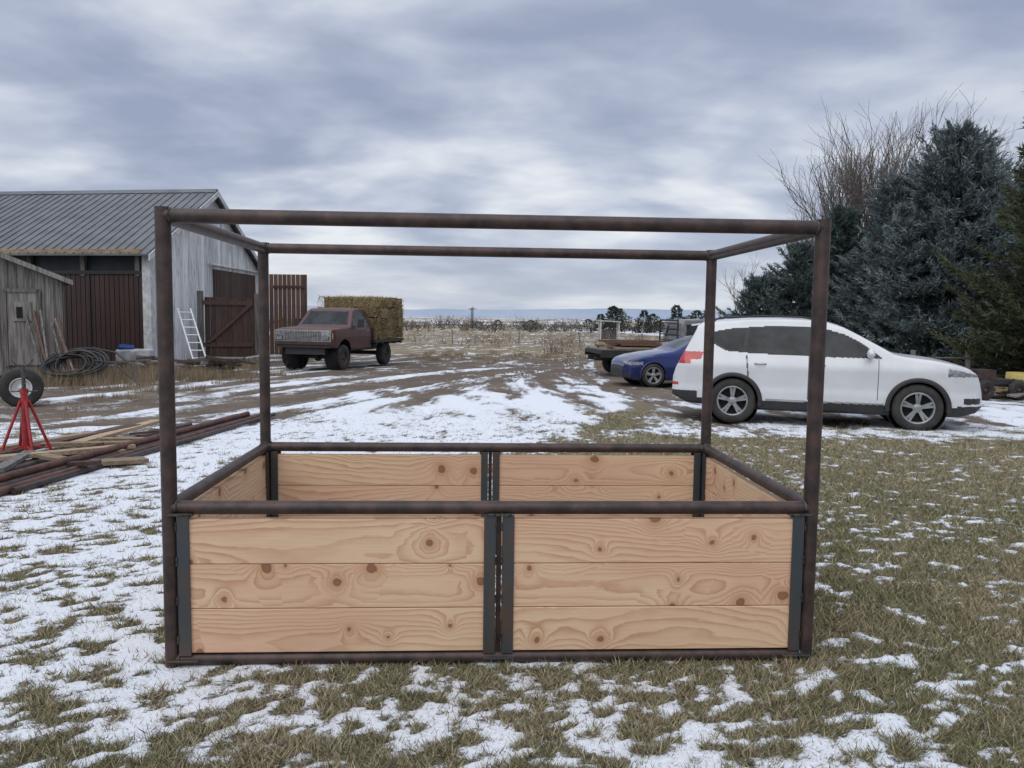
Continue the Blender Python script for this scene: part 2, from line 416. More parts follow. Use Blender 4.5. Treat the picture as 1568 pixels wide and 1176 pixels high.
def tufts(name,pts,n,h,spread,col,w=.006,mat=None):
    B=[];Tt=[];C=[];W=[]
    for (px,py,k) in pts:
        a=rng.uniform(0,2*np.pi,n);r=np.sqrt(rng.random(n))*spread*k
        bx=px+r*np.cos(a);by=py+r*np.sin(a);hh=h*k*rng.uniform(.35,1,n)
        b=np.stack([bx,by,tz(bx,by)-.02],1)
        la=a+rng.normal(0,.8,n);ln=rng.uniform(.05,.55,n)*hh
        t=b+np.stack([np.cos(la)*ln,np.sin(la)*ln,hh],1)
        B.append(b);Tt.append(t);C.append(np.array(col)*rng.uniform(.55,1.3,(n,1)));W.append(rng.uniform(.6,1.4,n)*w*k)
    return tricloud(name,np.concatenate(B),np.concatenate(Tt),np.concatenate(W),np.concatenate(C),mat or m_leaf)
def shrubcloud(pts,n,col,w=.03):
    B=[];Tt=[];C=[];W=[]
    for (px,py,h,wd) in pts:
        z0=T(px,py)
        ns=max(6,n//12)
        a=rng.uniform(0,2*np.pi,ns);bx=px+rng.normal(0,wd*.15,ns);by=py+rng.normal(0,wd*.15,ns)
        b=np.stack([bx,by,np.full(ns,z0)],1)
        hh=h*rng.uniform(.6,1,ns);rr=wd*.5*rng.uniform(.1,1,ns)
        t=b+np.stack([np.cos(a)*rr,np.sin(a)*rr,hh],1)
        B.append(b);Tt.append(t);W.append(np.full(ns,w*1.6));C.append(np.array(col)*rng.uniform(.5,1,(ns,1)))
        i=rng.integers(0,ns,n);s=rng.uniform(.2,1,n)[:,None]
        b2=b[i]*(1-s)+t[i]*s;d=rng.normal(size=(n,3));d[:,2]=np.abs(d[:,2])*.8+.4
        t2=b2+d*h*.1*rng.uniform(.5,1.4,(n,1))
        B.append(b2);Tt.append(t2);W.append(rng.uniform(.4,1,n)*w);C.append(np.array(col)*rng.uniform(.6,1.3,(n,1)))
    return np.concatenate(B),np.concatenate(Tt),np.concatenate(W),np.concatenate(C)

# ------------------------------------------------------------ spruces
def spruce(name,x,y,H,R,seed,nb=420,per=30,light=(.20,.245,.255),dark=(.055,.075,.073),power=.62,low=.03,sprL=.24,sprW=.05,k=8,spires=0):
    r=np.random.default_rng(seed);z0=T(x,y)
    e=empty(name,(x,y,z0))
    mb=MB();mb.tube([(0,0,-.1),(0,0,H*.5),(0,0,H*.98)],[.16*H/8,.09*H/8,.01],m_bark,10)
    B=[];Tt=[];W=[];C=[]
    tops=[(0,0,0,H,R,nb)]
    for q in range(spires):
        a=r.uniform(0,6.28);rr0=R*r.uniform(.22,.5);h1=H*(1-.62*(rr0/R)**1.0)*r.uniform(.96,1.12)
        tops.append((rr0*math.cos(a),rr0*math.sin(a),h1*.5,h1*.5,R*.27,75))
        mb.tube([(0,0,h1*.45),(rr0*math.cos(a),rr0*math.sin(a),h1*.6),(rr0*math.cos(a),rr0*math.sin(a),h1*.98)],[.05,.04,.01],m_bark,6)
    for (ox,oy,oz,Hh,RR,nbb) in tops:
        t=low+(1-low)*r.random(nbb)**1.1;ang=r.uniform(0,2*np.pi,nbb)
        lobe=.85+.24*np.sin(ang*3+seed)*np.sin(t*11+ang*2)+.15*r.normal(size=nbb)
        Ls=RR*np.maximum((1-t),.015)**power*np.clip(lobe,.45,1.3)+.06
        zb=oz+t*Hh;up=np.where(t>.7,1.1*(t-.7)*3.3,0)+r.normal(0,.14,nbb)-.05*(t<.5)
        for i in range(nbb):
            n=max(6,int(per*(.35+.9*Ls[i]/RR)*(1 if oz==0 else .5)));s=r.uniform(.12,1,n)**.7
            d=np.array([math.cos(ang[i]),math.sin(ang[i])]);pd=np.array([-d[1],d[0]])
            lat=r.normal(0,.17,n)*Ls[i]*(1.15-s)+r.normal(0,.03,n)
            rr=s*Ls[i];zz=zb[i]+rr*up[i]-.20*rr*np.sin(s*2.6)+.20*rr*s*s+r.normal(0,.05,n)
            P=np.stack([ox+d[0]*rr+pd[0]*lat,oy+d[1]*rr+pd[1]*lat,zz],1)
            ax=np.stack([d[0]+pd[0]*lat*1.6,d[1]+pd[1]*lat*1.6,np.full(n,.3)+.35*s+up[i]*.6],1)
            ax/=np.linalg.norm(ax,axis=1,keepdims=True)
            Pb=np.repeat(P,k,0);A=np.repeat(ax,k,0)
            off=r.normal(size=(n*k,3))*.75;dirv=A*1.0+off*.62;dirv/=np.linalg.norm(dirv,axis=1,keepdims=True)
            st=r.uniform(-.6,.6,(n*k,1))*sprL
            Pb=Pb+A*st;tl=sprL*r.uniform(.5,1.1,(n*k,1))
            B.append(Pb);Tt.append(Pb+dirv*tl);W.append(r.uniform(.6,1.3,n*k)*sprW)
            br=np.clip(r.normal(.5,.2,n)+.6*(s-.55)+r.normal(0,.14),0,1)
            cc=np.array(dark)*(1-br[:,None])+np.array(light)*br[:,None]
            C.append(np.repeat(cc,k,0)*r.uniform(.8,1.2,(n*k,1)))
            if oz==0 and i%3==0 and Ls[i]>.4:
                mb.tube([(0,0,zb[i]),(d[0]*Ls[i]*.8,d[1]*Ls[i]*.8,zb[i]+Ls[i]*.8*up[i]-.1*Ls[i])],[.03,.008],m_bark,4,False)
    mb.done('trunk_and_limbs',e)
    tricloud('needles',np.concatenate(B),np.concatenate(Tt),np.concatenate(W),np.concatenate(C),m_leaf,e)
    return e
spruce('blue_spruce_tree',16.9,31,8.8,4.2,1,620,36,spires=6)
spruce('blue_spruce_tree',18.4,32,8.2,3.7,8,400,32,spires=3)
spruce('blue_spruce_tree',15.7,33,7.4,3.3,2,460,32,light=(.17,.21,.215),spires=4)
spruce('blue_spruce_tree',14.4,35.5,6.5,2.6,3,360,30,light=(.11,.145,.14),dark=(.037,.053,.047),spires=2)
spruce('blue_spruce_tree',12.9,36,4.9,2.8,4,320,28,light=(.13,.165,.16),spires=1)
spruce('blue_spruce_tree',11.4,37,3.5,2.4,9,200,26,light=(.13,.165,.16))
spruce('blue_spruce_tree',21.0,33,7.6,3.7,5,360,30,light=(.12,.155,.15),spires=2)
spruce('spruce_tree',15.75,21.6,11.2,3.4,6,620,38,light=(.085,.095,.052),dark=(.026,.034,.021),power=.55,low=.07)

def bare_tree(name,x,y,H,seed,depth=5,stems=3,spread=.5):
    r=np.random.default_rng(seed);mb=MB();z0=T(x,y)
    def grow(p,d,L,rd,k):
        q=p+d*L;mid=(p+q)/2+Vector(r.normal(0,L*.05,3))
        mb.tube([p,mid,q],[rd,rd*.85,rd*.65],m_bareb,4 if k<3 else 3,False)
        if k>=depth: return
        for j in range(3 if k>0 else 4):
            nd=(d+Vector(r.normal(0,spread*(.55+.12*k),3))+Vector((0,0,.22))).normalized()
            s=r.uniform(.35,1)
            grow(p+(q-p)*(s if j else 1),nd,L*r.uniform(.58,.88),rd*.60,k+1)
    for i in range(stems):
        d=Vector((r.normal(0,.2),r.normal(0,.2),1)).normalized()
        grow(Vector((r.normal(0,.15),r.normal(0,.15),-.1)),d,H*.3,.085*H/9,0)
    return mb.done(name,None,loc=(x,y,z0))
bare_tree('bare_tree',18.8,43,13.4,11,5,4,.36)
bare_tree('bare_tree',20.4,44,13.4,12,5,4,.36)
bare_tree('bare_tree',25.3,46,13.6,13,5,3,.40)
bare_tree('bare_tree',16.4,44,9.2,14,5,3,.42)
bare_tree('bare_tree',14.6,50,6.2,15,4,2)

# ------------------------------------------------------------ distance
pts=[]
for i in range(300):
    yy=rng.uniform(140,330);xx=yy*rng.uniform(-.32,.34)
    pts.append((xx,yy,rng.uniform(.7,2.2)*(yy/150),rng.uniform(2.5,7)*(yy/150)))
B,Tt,W,C=shrubcloud(pts,90,(.15,.125,.105),.08)
tricloud('distant_treeline',B,Tt,W*1.5,C,m_leaf)
pts=[]
for i in range(60):
    yy=rng.uniform(45,110);xx=yy*rng.uniform(-.14,.26)
    k=rng.uniform(.4,1.0);pts.append((xx,yy,.8*k,2.0*k))
pts+=[(4.2+rng.normal(0,1.4),40+rng.normal(0,2),rng.uniform(.6,1.2),1.9) for i in range(12)]
pts+=[(-.5+rng.normal(0,3),60+rng.normal(0,3),rng.uniform(.6,1.1),2.2) for i in range(12)]
B,Tt,W,C=shrubcloud(pts,130,(.20,.16,.125),.02)
tricloud('field_brush',B,Tt,W,C,m_leaf)
def conifers(name,pts,col):
    B=[];Tt=[];W=[];C=[]
    for (px,py,h,wd) in pts:
        n=1000;t=rng.random(n)**1.1;a=rng.uniform(0,6.28,n);z0=T(px,py)
        r_=wd*.5*np.minimum(1,(1-t)*1.6)**.6*np.sqrt(rng.random(n))*(.8+.3*np.sin(a*2+px)+.2*np.sin(t*14+px*3))
        lean=rng.normal(0,.05)
        b=np.stack([px+r_*np.cos(a)+lean*t*h,py+r_*np.sin(a),z0+.06*h+t*h*.88],1)
        d=np.stack([np.cos(a),np.sin(a),rng.uniform(-.2,.8,n)],1)*h*.08
        B.append(b);Tt.append(b+d);W.append(np.full(n,h*.045));C.append(np.array(col)*rng.uniform(.5,1.5,(n,1)))
    tricloud(name,np.concatenate(B),np.concatenate(Tt),np.concatenate(W),np.concatenate(C),m_leaf)
cp=[(x_/1221*150,150+rng.normal(0,6),h_*1.25,w_*1.4) for x_,h_,w_ in ((138,3.0,3.4),(156,4.3,3.6),(170,4.0,3.6),(186,3.5,3),(228,3.2,3),(244,4.4,3.6),(258,3.6,3.2),(276,3.0,3.4),(292,3.9,3.4),(122,2.2,2.6),(208,2.0,2.6),(-22,1.8,3),(12,1.7,5),(30,1.9,5),(-50,1.5,3),(75,1.6,5))]
conifers('distant_evergreens',cp,(.045,.055,.042))
xs=np.linspace(-6500,6500,400);prof=45+60*fbm(xs*.0011+3,xs*0,4,71)+smooth(-500,2500,xs)*25-10
vs=[];fs=[]
for i,xx in enumerate(xs): vs+= [(xx,6300,-20),(xx,6500,prof[i]),(xx,6700,-20)]
for i in range(len(xs)-1):
    a=3*i;fs+=[(a,a+3,a+4,a+1),(a+1,a+4,a+5,a+2)]
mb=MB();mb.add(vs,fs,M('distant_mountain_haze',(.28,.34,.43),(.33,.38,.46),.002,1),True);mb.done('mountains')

mb=MB()
for i in range(13):
    xx=-9+i*4.6+rng.normal(0,.3);yy=58-.1*i;z=T(xx,yy);mb.box((xx,yy,z+.45),(.08,.08,1.0),m_oldwood,(0,rng.normal(0,.07),0))
mb.done('field_fence_posts')
for (xx,yy,h) in ((-9.5,190,5.2),(-13.5,260,6),(30,240,6)):
    mb=MB();z=T(xx,yy);mb.tube([(0,0,-.2),(0,0,h)],[.16,.11],m_bark,8);mb.box((0,0,h-.5),(1.8,.12,.12),m_bark);mb.done('utility_pole',None,loc=(xx,yy,z))
e=empty('loafing_shed',(10.6,88,T(10.6,88)))
mb=MB();mb.box((0,0,2.0),(2.4,2,.12),m_tarpw,(0,rad(3),0));
for sx in(-1,1):
    for sy in (-.8,.8): mb.box((sx,sy,.95),(.14,.14,2.0),m_trim)
mb.wall((-1,.9),(1,.9),0,lambda s:1.1,.2,.04,m_oldwood);mb.done('frame_and_roof',e)

# ------------------------------------------------------------ pipe frame
W_,D_,H_,Mz=2.6,1.488,1.7955,.652
fr=empty('pipe_frame_hay_feeder',(-1.3534,3.1125,0),rad(2.989))
R_=.0300
mb=MB()
for (cx,cy) in ((0,0),(W_,0),(0,D_),(W_,D_)):
    mb.tube([(cx,cy,0.0),(cx,cy,H_+.032)],R_,m_pipe,28)
rr=.0272
for z,r_ in ((.030,.026),(Mz,rr),(H_,.029)):
    mb.tube([(.0,0,z),(W_,0,z)],r_,m_pipe,24);mb.tube([(.0,D_,z),(W_,D_,z)],r_,m_pipe,24)
    mb.tube([(0,.0,z),(0,D_,z)],r_,m_pipe,24);mb.tube([(W_,0,z),(W_,D_,z)],r_,m_pipe,24)
mb.done('pipes',fr)
mb=MB()
def ringweld(c,axis,r_):
    pts=[]
    for k in range(28):
        a=2*math.pi*k/28;j=1+rng.normal(0,.02)
        if axis=='x': pts.append((c[0],c[1]+r_*j*math.cos(a),c[2]+r_*j*math.sin(a)))
        elif axis=='y': pts.append((c[0]+r_*j*math.cos(a),c[1],c[2]+r_*j*math.sin(a)))
    mb.tube(pts,.0045,m_weld,6,False,True)
for z in (.03,Mz,H_):
    for cx,s in ((0,1),(W_,-1)):
        for cy,t in ((0,1),(D_,-1)):
            ringweld((cx+s*.031,cy,z),'x',.0285);ringweld((cx,cy+t*.031,z),'y',.0285)
mb.done('welds',fr)
mb=MB()
z0,z1=.052,.628
cxm=1.31
for yy,o in ((0,-1),(D_,1)):
    for x,fx,w in ((.034,1,.048),(W_-.034,-1,.048),(cxm-.014,-1,.047),(cxm+.014,1,.047)):
        mb.box((x+fx*w/2,yy+o*.0245,(z0+z1)/2),(w,.006,z1-z0),m_angle)
        mb.box((x+fx*.003,yy,(z0+z1)/2),(.006,.042,z1-z0),m_angle)
        mb.box((x+fx*.02,yy-o*.0245,(z0+z1)/2),(.04,.006,z1-z0),m_angle)
    mb.box((cxm,yy,(z0+z1)/2),(.020,.012,z1-z0),m_pipe)
    for x in (.05,cxm,W_-.05):
        mb.box((x,yy+o*.004,.034),(.12,.07,.006),m_angle)
        mb.box((x+ (.0),yy+o*.020,z1+.001),(.10,.03,.010),m_weld)
for xx,o in ((0,-1),(W_,1)):
    for y_,fy_ in ((.034,1),(D_-.034,-1)):
        for q in (-1,1):
            mb.box((xx+q*.0245,y_+fy_*.025,(z0+z1)/2),(.006,.05,z1-z0),m_angle)
for x in (.033,W_-.033,cxm-.012,cxm+.012):
    for z in (.12,.28,.44,.58): mb.box((x+rng.normal(0,.001),-.029,z),(.006,.006,.035),m_weld)
mb.done('angle_irons',fr,bevel=.0012)
ph_=.183
def plank(x0,x1,loc,name):
    L=x1-x0;m=MB();m.box((0,0,0),(L,.038,ph_-.0025),m_wood)
    return m.done(name,fr,bevel=.003,loc=loc)
k=0
for yy in (0,D_):
    for (a,b_) in ((.044,cxm-.022),(cxm+.022,W_-.044)):
        for i in range(3):
            k+=1;zz=.060+ph_*(i+.5);plank(a,b_,((a+b_)/2+rng.normal(0,.001),yy+rng.normal(0,.0012),zz),'plank_%d'%k)
for xx in (0,W_):
    for i in range(3):
        k+=1;zz=.060+ph_*(i+.5);plank(.046,D_-.046,(xx+rng.normal(0,.0012),D_/2,zz),'plank_%d'%k).rotation_euler=(0,0,rad(90) if xx==0 else rad(-90))

# ------------------------------------------------------------ vehicles
def inpoly(px,pz,poly):
    c=np.zeros(len(px),bool);n=len(poly);j=n-1
    for i in range(n):
        xi,zi=poly[i];xj,zj=poly[j]
        if zi!=zj:
            c^=((zi>pz)!=(zj>pz))&(px<(xj-xi)*(pz-zi)/(zj-zi)+xi)
        j=i
    return c
def gsm(A,s,axis):
    if s<=0: return A
    k=int(3*s)+1;g=np.exp(-.5*(np.arange(-k,k+1)/s)**2);g/=g.sum()
    A=np.moveaxis(A,axis,0);P=np.concatenate([2*A[:1]-A[k:0:-1],A,2*A[-1:]-A[-2:-k-2:-1]])
    R=sum(g[i]*P[i:i+len(A)] for i in range(2*k+1));return np.moveaxis(R,0,axis)
def body(name,parent,top,bot,plan,sect,mats,classify,arches=(),Ra=.38,nx=300,nr=110,crown=.03,sig=2.0,sigx=1.2):
    top=np.array(top,float);d=np.r_[0,np.cumsum(np.hypot(*np.diff(top,axis=0).T))]
    u=np.linspace(0,d[-1],nx);xs=np.interp(u,d,top[:,0]);zt=np.interp(u,d,top[:,1])
    zb=np.interp(xs,*np.array(bot,float).T);zb=np.minimum(zb,zt-.02);P=np.interp(xs,*np.array(plan,float).T);sz,sf=np.array(sect,float).T
    RY=np.zeros((nx,nr));RZ=np.zeros((nx,nr))
    for i in range(nx):
        zs=np.linspace(zb[i],zt[i],60);ys=P[i]*np.interp(zs,sz,sf)
        yt=np.linspace(ys[-1],0,40)[1:];zz=zt[i]+crown*(1-(yt/max(ys[-1],.01))**2)
        py=np.r_[np.linspace(0,ys[0],8)[:-1],ys,yt];pz=np.r_[np.full(7,zb[i]),zs,zz]
        l=np.r_[0,np.cumsum(np.hypot(np.diff(py),np.diff(pz)))];q=np.linspace(0,l[-1],nr)
        RY[i]=np.interp(q,l,py);RZ[i]=np.interp(q,l,pz)
    RY2=gsm(RY,sig,1);RZ2=gsm(RZ,sig,1);RY2[:,0]=0;RY2[:,-1]=0
    RY2=gsm(RY2,sigx,0);RZ2=gsm(RZ2,sigx,0)
    X=np.repeat(xs[:,None],nr,1)
    full=np.concatenate([np.stack([X,RY2,RZ2],2),np.stack([X,-RY2,RZ2],2)[:,-2:0:-1]],1);n2=full.shape[1]
    V=full.reshape(-1,3);i,j=np.meshgrid(np.arange(nx-1),np.arange(n2),indexing='ij');j2=(j+1)%n2
    F=np.stack([i*n2+j,(i+1)*n2+j,(i+1)*n2+j2,i*n2+j2],2).reshape(-1,4)
    C=V[F].mean(1);Nn=np.cross(V[F[:,2]]-V[F[:,0]],V[F[:,3]]-V[F[:,1]]);Nn/=np.linalg.norm(Nn,axis=1,keepdims=True)+1e-12
    if np.sum(Nn[:,2]*(C[:,2]-C[:,2].mean()))<0: F=F[:,::-1];Nn=-Nn
    idx=classify(C,Nn)
    keep=np.ones(len(F),bool)
    for (ax,az) in arches: keep&=~((np.hypot(C[:,0]-ax,C[:,2]-az)<Ra)&(np.abs(C[:,1])>.45))
    F=F[keep];idx=idx[keep]
    faces=[tuple(int(a) for a in f) for f in F];mi=list(map(int,idx))
    faces.append(tuple(range(n2)));mi.append(int(classify.cap[0]));faces.append(tuple(range((nx-1)*n2,nx*n2))[::-1]);mi.append(int(classify.cap[1]))
    me=bpy.data.meshes.new(name);me.from_pydata([tuple(v) for v in V],[],faces)
    for m in mats: me.materials.append(m)
    me.polygons.foreach_set('material_index',mi);me.polygons.foreach_set('use_smooth',[True]*(len(faces)-2)+[False]*2);me.update()
    return mkobj(name,me,parent)
def wheel(mb,cx,cy,side,R,w,rR,rim,sp=5,hub=m_alloy,dbl=True,steel=False):
    c=(cx,cy,R)
    mb.rev([(rR-.01,-w/2),(R-.04,-w/2),(R-.012,-w/2+.02),(R,-w/2+.05),(R,w/2-.05),(R-.012,w/2-.02),(R-.04,w/2),(rR+.015,w/2),(rR,w/2-.012)],c,m_rubber,44,side)
    mb.rev([(rR+.002,w/2-.008),(rR-.012,w/2-.002),(rR-.022,w/2-.015),(rR-.03,w/2-.07)],c,rim,44,side)
    mb.rev([(rR-.02,w/2-.085),(.0,w/2-.085)],c,m_dark,30,side)
    if steel:
        mb.rev([(rR-.02,w/2-.05),(rR*.72,w/2-.03),(rR*.45,w/2-.06),(.05,w/2-.055),(.045,w/2-.02),(0,w/2-.01)],c,rim,30,side)
        return
    mb.rev([(.075,w/2-.07),(.07,w/2-.03),(.055,w/2-.02),(0,w/2-.02)],c,rim,20,side)
    for k in range(sp):
        a=2*math.pi*k/sp+.3
        for o in ((-.13,.13) if dbl else (0,)):
            a0=a+o*.6;a1=a+o
            r0,r1=.05,rR-.015;h0,h1=.020,.018 if dbl else .045
            t0=Vector((math.cos(a0),0,math.sin(a0)));t1=Vector((math.cos(a1),0,math.sin(a1)))
            n0=Vector((-t0.z,0,t0.x));n1=Vector((-t1.z,0,t1.x));cc=Vector(c)
            yo=[Vector((0,side*(w/2-.065),0)),Vector((0,side*(w/2-.022),0)),Vector((0,side*(w/2-.012),0))]
            p=[cc+t0*r0-n0*h0+yo[0],cc+t0*r0+n0*h0+yo[0],cc+t1*r1+n1*h1+yo[0],cc+t1*r1-n1*h1+yo[0],
               cc+t0*r0-n0*h0+yo[1],cc+t0*r0+n0*h0+yo[1],cc+t1*r1+n1*h1+yo[2],cc+t1*r1-n1*h1+yo[2]]
            mb.hexa(p,rim)
def liners(mb,arch,Ra,y0=.55,y1=.88):
    for ax,az in arch:
        for s in (-1,1): mb.rev([(0,y0),(Ra+.01,y0),(Ra+.01,y1)],(ax,0,az),m_dark,30,s)

# --- white SUV
suv=empty('white_suv',(3.74,13.40,T(4.6,12.6)-.005),rad(-16.6))
top=[(-.955,.50),(-.95,.60),(-.945,.72),(-.90,.86),(-.84,.98),(-.76,1.14),(-.66,1.34),(-.60,1.47),(-.58,1.53),(-.50,1.575),(-.2,1.615),(.2,1.645),(.7,1.655),(1.1,1.645),(1.35,1.615),(1.6,1.54),(1.85,1.41),(2.1,1.27),(2.32,1.145),(2.46,1.11),(2.9,1.06),(3.15,1.01),(3.34,.955),(3.46,.87),(3.52,.75),(3.56,.62),(3.58,.50)]
bot=[(-.96,.42),(-.7,.30),(0,.25),(2.7,.22),(3.25,.24),(3.48,.30),(3.59,.38)]
plan=[(-.96,.74),(-.90,.82),(-.75,.875),(-.4,.905),(0,.92),(1.5,.92),(2.75,.92),(3.1,.89),(3.3,.83),(3.48,.73),(3.59,.56)]
sect=[(0,.93),(.25,.95),(.40,.98),(.52,.985),(.60,.975),(.80,.99),(.90,1.0),(.97,.985),(1.02,.965),(1.1,.935),(1.3,.86),(1.5,.78),(1.6,.73),(1.8,.70)]
win=[(2.10,1.10),(2.0,1.17),(1.83,1.29),(1.62,1.40),(1.35,1.49),(1.0,1.52),(.5,1.52),(.0,1.485),(-.28,1.43),(-.42,1.385),(-.28,1.27),(-.10,1.17),(.3,1.14),(1.2,1.11)]
win_o=[(2.16,1.08),(2.03,1.185),(1.85,1.315),(1.63,1.43),(1.35,1.515),(1.0,1.542),(.5,1.542),(.0,1.507),(-.29,1.452),(-.47,1.39),(-.31,1.25),(-.12,1.145),(.3,1.115),(1.2,1.085)]
def cl(C,N):
    x,y,z=C.T;ay=np.abs(y);idx=np.zeros(len(C),int);side=np.abs(N[:,1])>.35
    iw=inpoly(x,z,win)
    idx[side&inpoly(x,z,win_o)]=2
    idx[side&iw]=1
    for px,pw in ((1.13,.04),(.18,.03)): idx[side&iw&(np.abs(x-px-(z-1.3)*.12)<pw)]=2
    ws=(N[:,0]>.22)&(N[:,2]>.3)&(x>1.45)&(x<2.32)&(z>1.145)&(z<1.57);yl=.80-(z-1.1)*.38
    idx[ws&(ay<yl)]=1
    rw=(N[:,0]<-.3)&(z>1.06)&(z<1.45)&(ay<.62);idx[rw]=1
    s2=side&(z>.42)&(z<1.09)
    idx[s2&(np.abs(x-1.12)<.010)]=5;idx[s2&(np.abs(x-.24+(z-.62)*.1)<.010)&(z>.74)]=5;idx[s2&(np.abs(x-2.10)<.010)&(z>.45)]=5
    idx[(z<.385)]=2
    idx[(x<-.55)&(z<.50)]=2;idx[(x>3.2)&(z<.40)]=2
    idx[(x>3.48)&(z<.60)&(z>.42)&(ay<.5)]=2
    idx[(x>3.28)&(z<.52)&(z>.43)&(ay>.62)]=2
    idx[side&(z>.385)&(z<.408)&(x>.5)&(x<2.2)]=6
    idx[(z>1.0)&(z<1.125)&(x<-.46-(1.12-z)*.4)&(ay>.42)]=3
    idx[(z>.93)&(z<=1.0)&(x<-.66)&(ay>.42)]=3
    idx[(x<-.85)&(z>.58)&(z<.63)&(ay>.55)]=3
    hl=(x>3.04)&(x<3.48)&(z>.835)&(z<.90+(3.32-x)*.22)&(z<.955)&(ay>.42);idx[hl]=4
    return idx
cl.cap=(2,2)
arch=[(0,.36),(2.66,.36)]
body('body',suv,top,bot,plan,sect,[m_white,m_glass,m_black,m_red,m_lamp,m_seam,m_chrome],cl,arch,.40,440,190,.03,2.0,1.8)
mb=MB();liners(mb,arch,.40,.5,.86)
for ax,az in arch:
    for s in (-1,1):
        mb.rev([(.385,.80),(.385,.918),(.40,.926),(.445,.922),(.452,.911),(.452,.80)],(ax,0,az),m_black,30,s,rad(-8),rad(188))
        wheel(mb,ax,s*.80,s,.358,.225,.235,m_alloy)
mb.box((1.3,0,.28),(2.0,1.5,.12),m_black)
mb.done('wheels_and_arches',suv)
mb=MB()
for s in (-1,1):
    mb.tube([(1.98,s*.89,1.10),(1.97,s*.97,1.12)],[.03,.03],m_black,8)
    mb.blob((1.97,s*1.01,1.155),(.06,.115,.075),m_white)
    for hx in (1.18,.32):
        mb.tube([(hx+.17,s*.908,.955),(hx+.13,s*.937,.96),(hx+.03,s*.937,.96),(hx,s*.908,.955)],.013,m_chrome,8)
    mb.tube([(-.35,s*.60,1.60),(-.25,s*.60,1.665),(.4,s*.60,1.70),(1.0,s*.60,1.69),(1.2,s*.60,1.655),(1.28,s*.60,1.62)],.014,m_black,8)
mb.box((-.62,0,1.55),(.14,1.05,.03),m_white,(0,rad(-8),0))
mb.tube([(-.2,0,1.64),(-.3,0,1.72)],[.02,.005],m_black,6)
mb.box((3.56,0,.70),(.03,.55,.05),m_chrome)
mb.done('fittings',suv,bevel=.002)

# --- blue sedan
sed=empty('blue_sedan',(6.35,22.95,T(5.2,22.3)),rad(190))
top=[(-1.0,.50),(-.99,.72),(-.96,.93),(-.7,1.01),(-.45,1.05),(.1,1.29),(.5,1.38),(.9,1.40),(1.2,1.37),(1.55,1.25),(1.95,1.05),(2.15,.97),(2.6,.91),(3.0,.84),(3.3,.75),(3.42,.66),(3.46,.56),(3.48,.46)]
bot=[(-1,.36),(-.6,.22),(2.7,.17),(3.2,.18),(3.48,.26)]
plan=[(-1.0,.65),(-.85,.8),(-.4,.88),(0,.9),(2.7,.9),(3.1,.85),(3.35,.75),(3.48,.55)]
sect=[(0,.93),(.3,.97),(.55,1.0),(.8,.985),(.93,.95),(1.2,.8),(1.42,.68),(1.6,.66)]
win2=[(1.78,.97),(1.45,1.17),(1.1,1.29),(.6,1.32),(.1,1.22),(-.15,1.07),(-.1,1.0),(.8,.96)]
def cl2(C,N):
    x,y,z=C.T;ay=np.abs(y);idx=np.zeros(len(C),int);side=np.abs(N[:,1])>.35
    w=side&inpoly(x,z,win2);idx[w]=1;idx[w&(np.abs(x-.9)<.03)]=2
    idx[(N[:,0]>.22)&(N[:,2]>.3)&(x>1.2)&(x<1.98)&(z>1.03)&(ay<.70-(z-1)*.3)]=1
    idx[z<.24]=2
    idx[side&(z>.28)&(z<.94)&((np.abs(x-.9)<.01)|(np.abs(x-1.95)<.01))]=2
    idx[(x>3.0)&(x<3.42)&(z>.60)&(z<.69)&(ay>.42)]=4
    idx[(x>3.33)&(z>.28)&(z<.56)&(ay<.55)]=2
    idx[(x>3.3)&(z>.26)&(z<.40)&(ay>.6)]=2
    return idx
cl2.cap=(2,2)
arch=[(0,.33),(2.7,.33)]
body('body',sed,top,bot,plan,sect,[m_blue,m_glass,m_black,m_red,m_lamp],cl2,arch,.355,240,110,.025,1.8,1.5)
mb=MB();liners(mb,arch,.355,.5,.84)
for ax,az in arch:
    for s in (-1,1):
        mb.rev([(.35,.8),(.35,.893),(.372,.897),(.376,.8)],(ax,0,az),m_blue,26,s,rad(-12),rad(192))
        wheel(mb,ax,s*.79,s,.325,.21,.225,m_alloy)
for s in (-1,1): mb.tube([(1.62,s*.80,1.0),(1.6,s*.90,1.02)],.025,m_black,8);mb.blob((1.6,s*.94,1.04),(.06,.10,.06),m_blue)
mb.done('wheels_and_mirrors',sed)

# --- old maroon farm truck
tr=empty('old_farm_truck',(-5.28,27.9,T(-5.6,26)),rad(-103.9))
top=[(1.30,.70),(1.31,1.3),(1.36,1.84),(1.48,1.90),(1.8,1.925),(2.2,1.91),(2.34,1.86),(2.80,1.37),(2.9,1.34),(3.5,1.32),(4.04,1.28),(4.10,1.22),(4.12,.98)]
bot=[(1.3,.62),(2.75,.62),(4.12,.72)]
plan=[(1.3,.95),(1.4,.98),(2.7,.985),(3.9,.96),(4.12,.93)]
sect=[(0,.95),(.7,.975),(1.0,1.0),(1.28,.99),(1.34,.95),(1.85,.80),(2,.78)]
win3=[(2.62,1.38),(2.33,1.76),(2.2,1.80),(1.55,1.80),(1.5,1.38)]
def cl3(C,N):
    x,y,z=C.T;ay=np.abs(y);idx=np.zeros(len(C),int);side=np.abs(N[:,1])>.35
    w=side&inpoly(x,z,win3);idx[w]=1;idx[w&(np.abs(x-2.36)<.02)]=2
    idx[(N[:,0]>.3)&(x>2.34)&(x<2.80)&(z>1.40)&(z<1.82)&(ay<.80-(z-1.4)*.32)]=1
    idx[side&(z>.66)&(z<1.36)&((np.abs(x-1.5)<.012)|(np.abs(x-2.68)<.012))]=2
    idx[side&(z>1.0)&(z<1.03)]=3
    return idx
cl3.cap=(0,2)
arch=[(3.3,.5)]
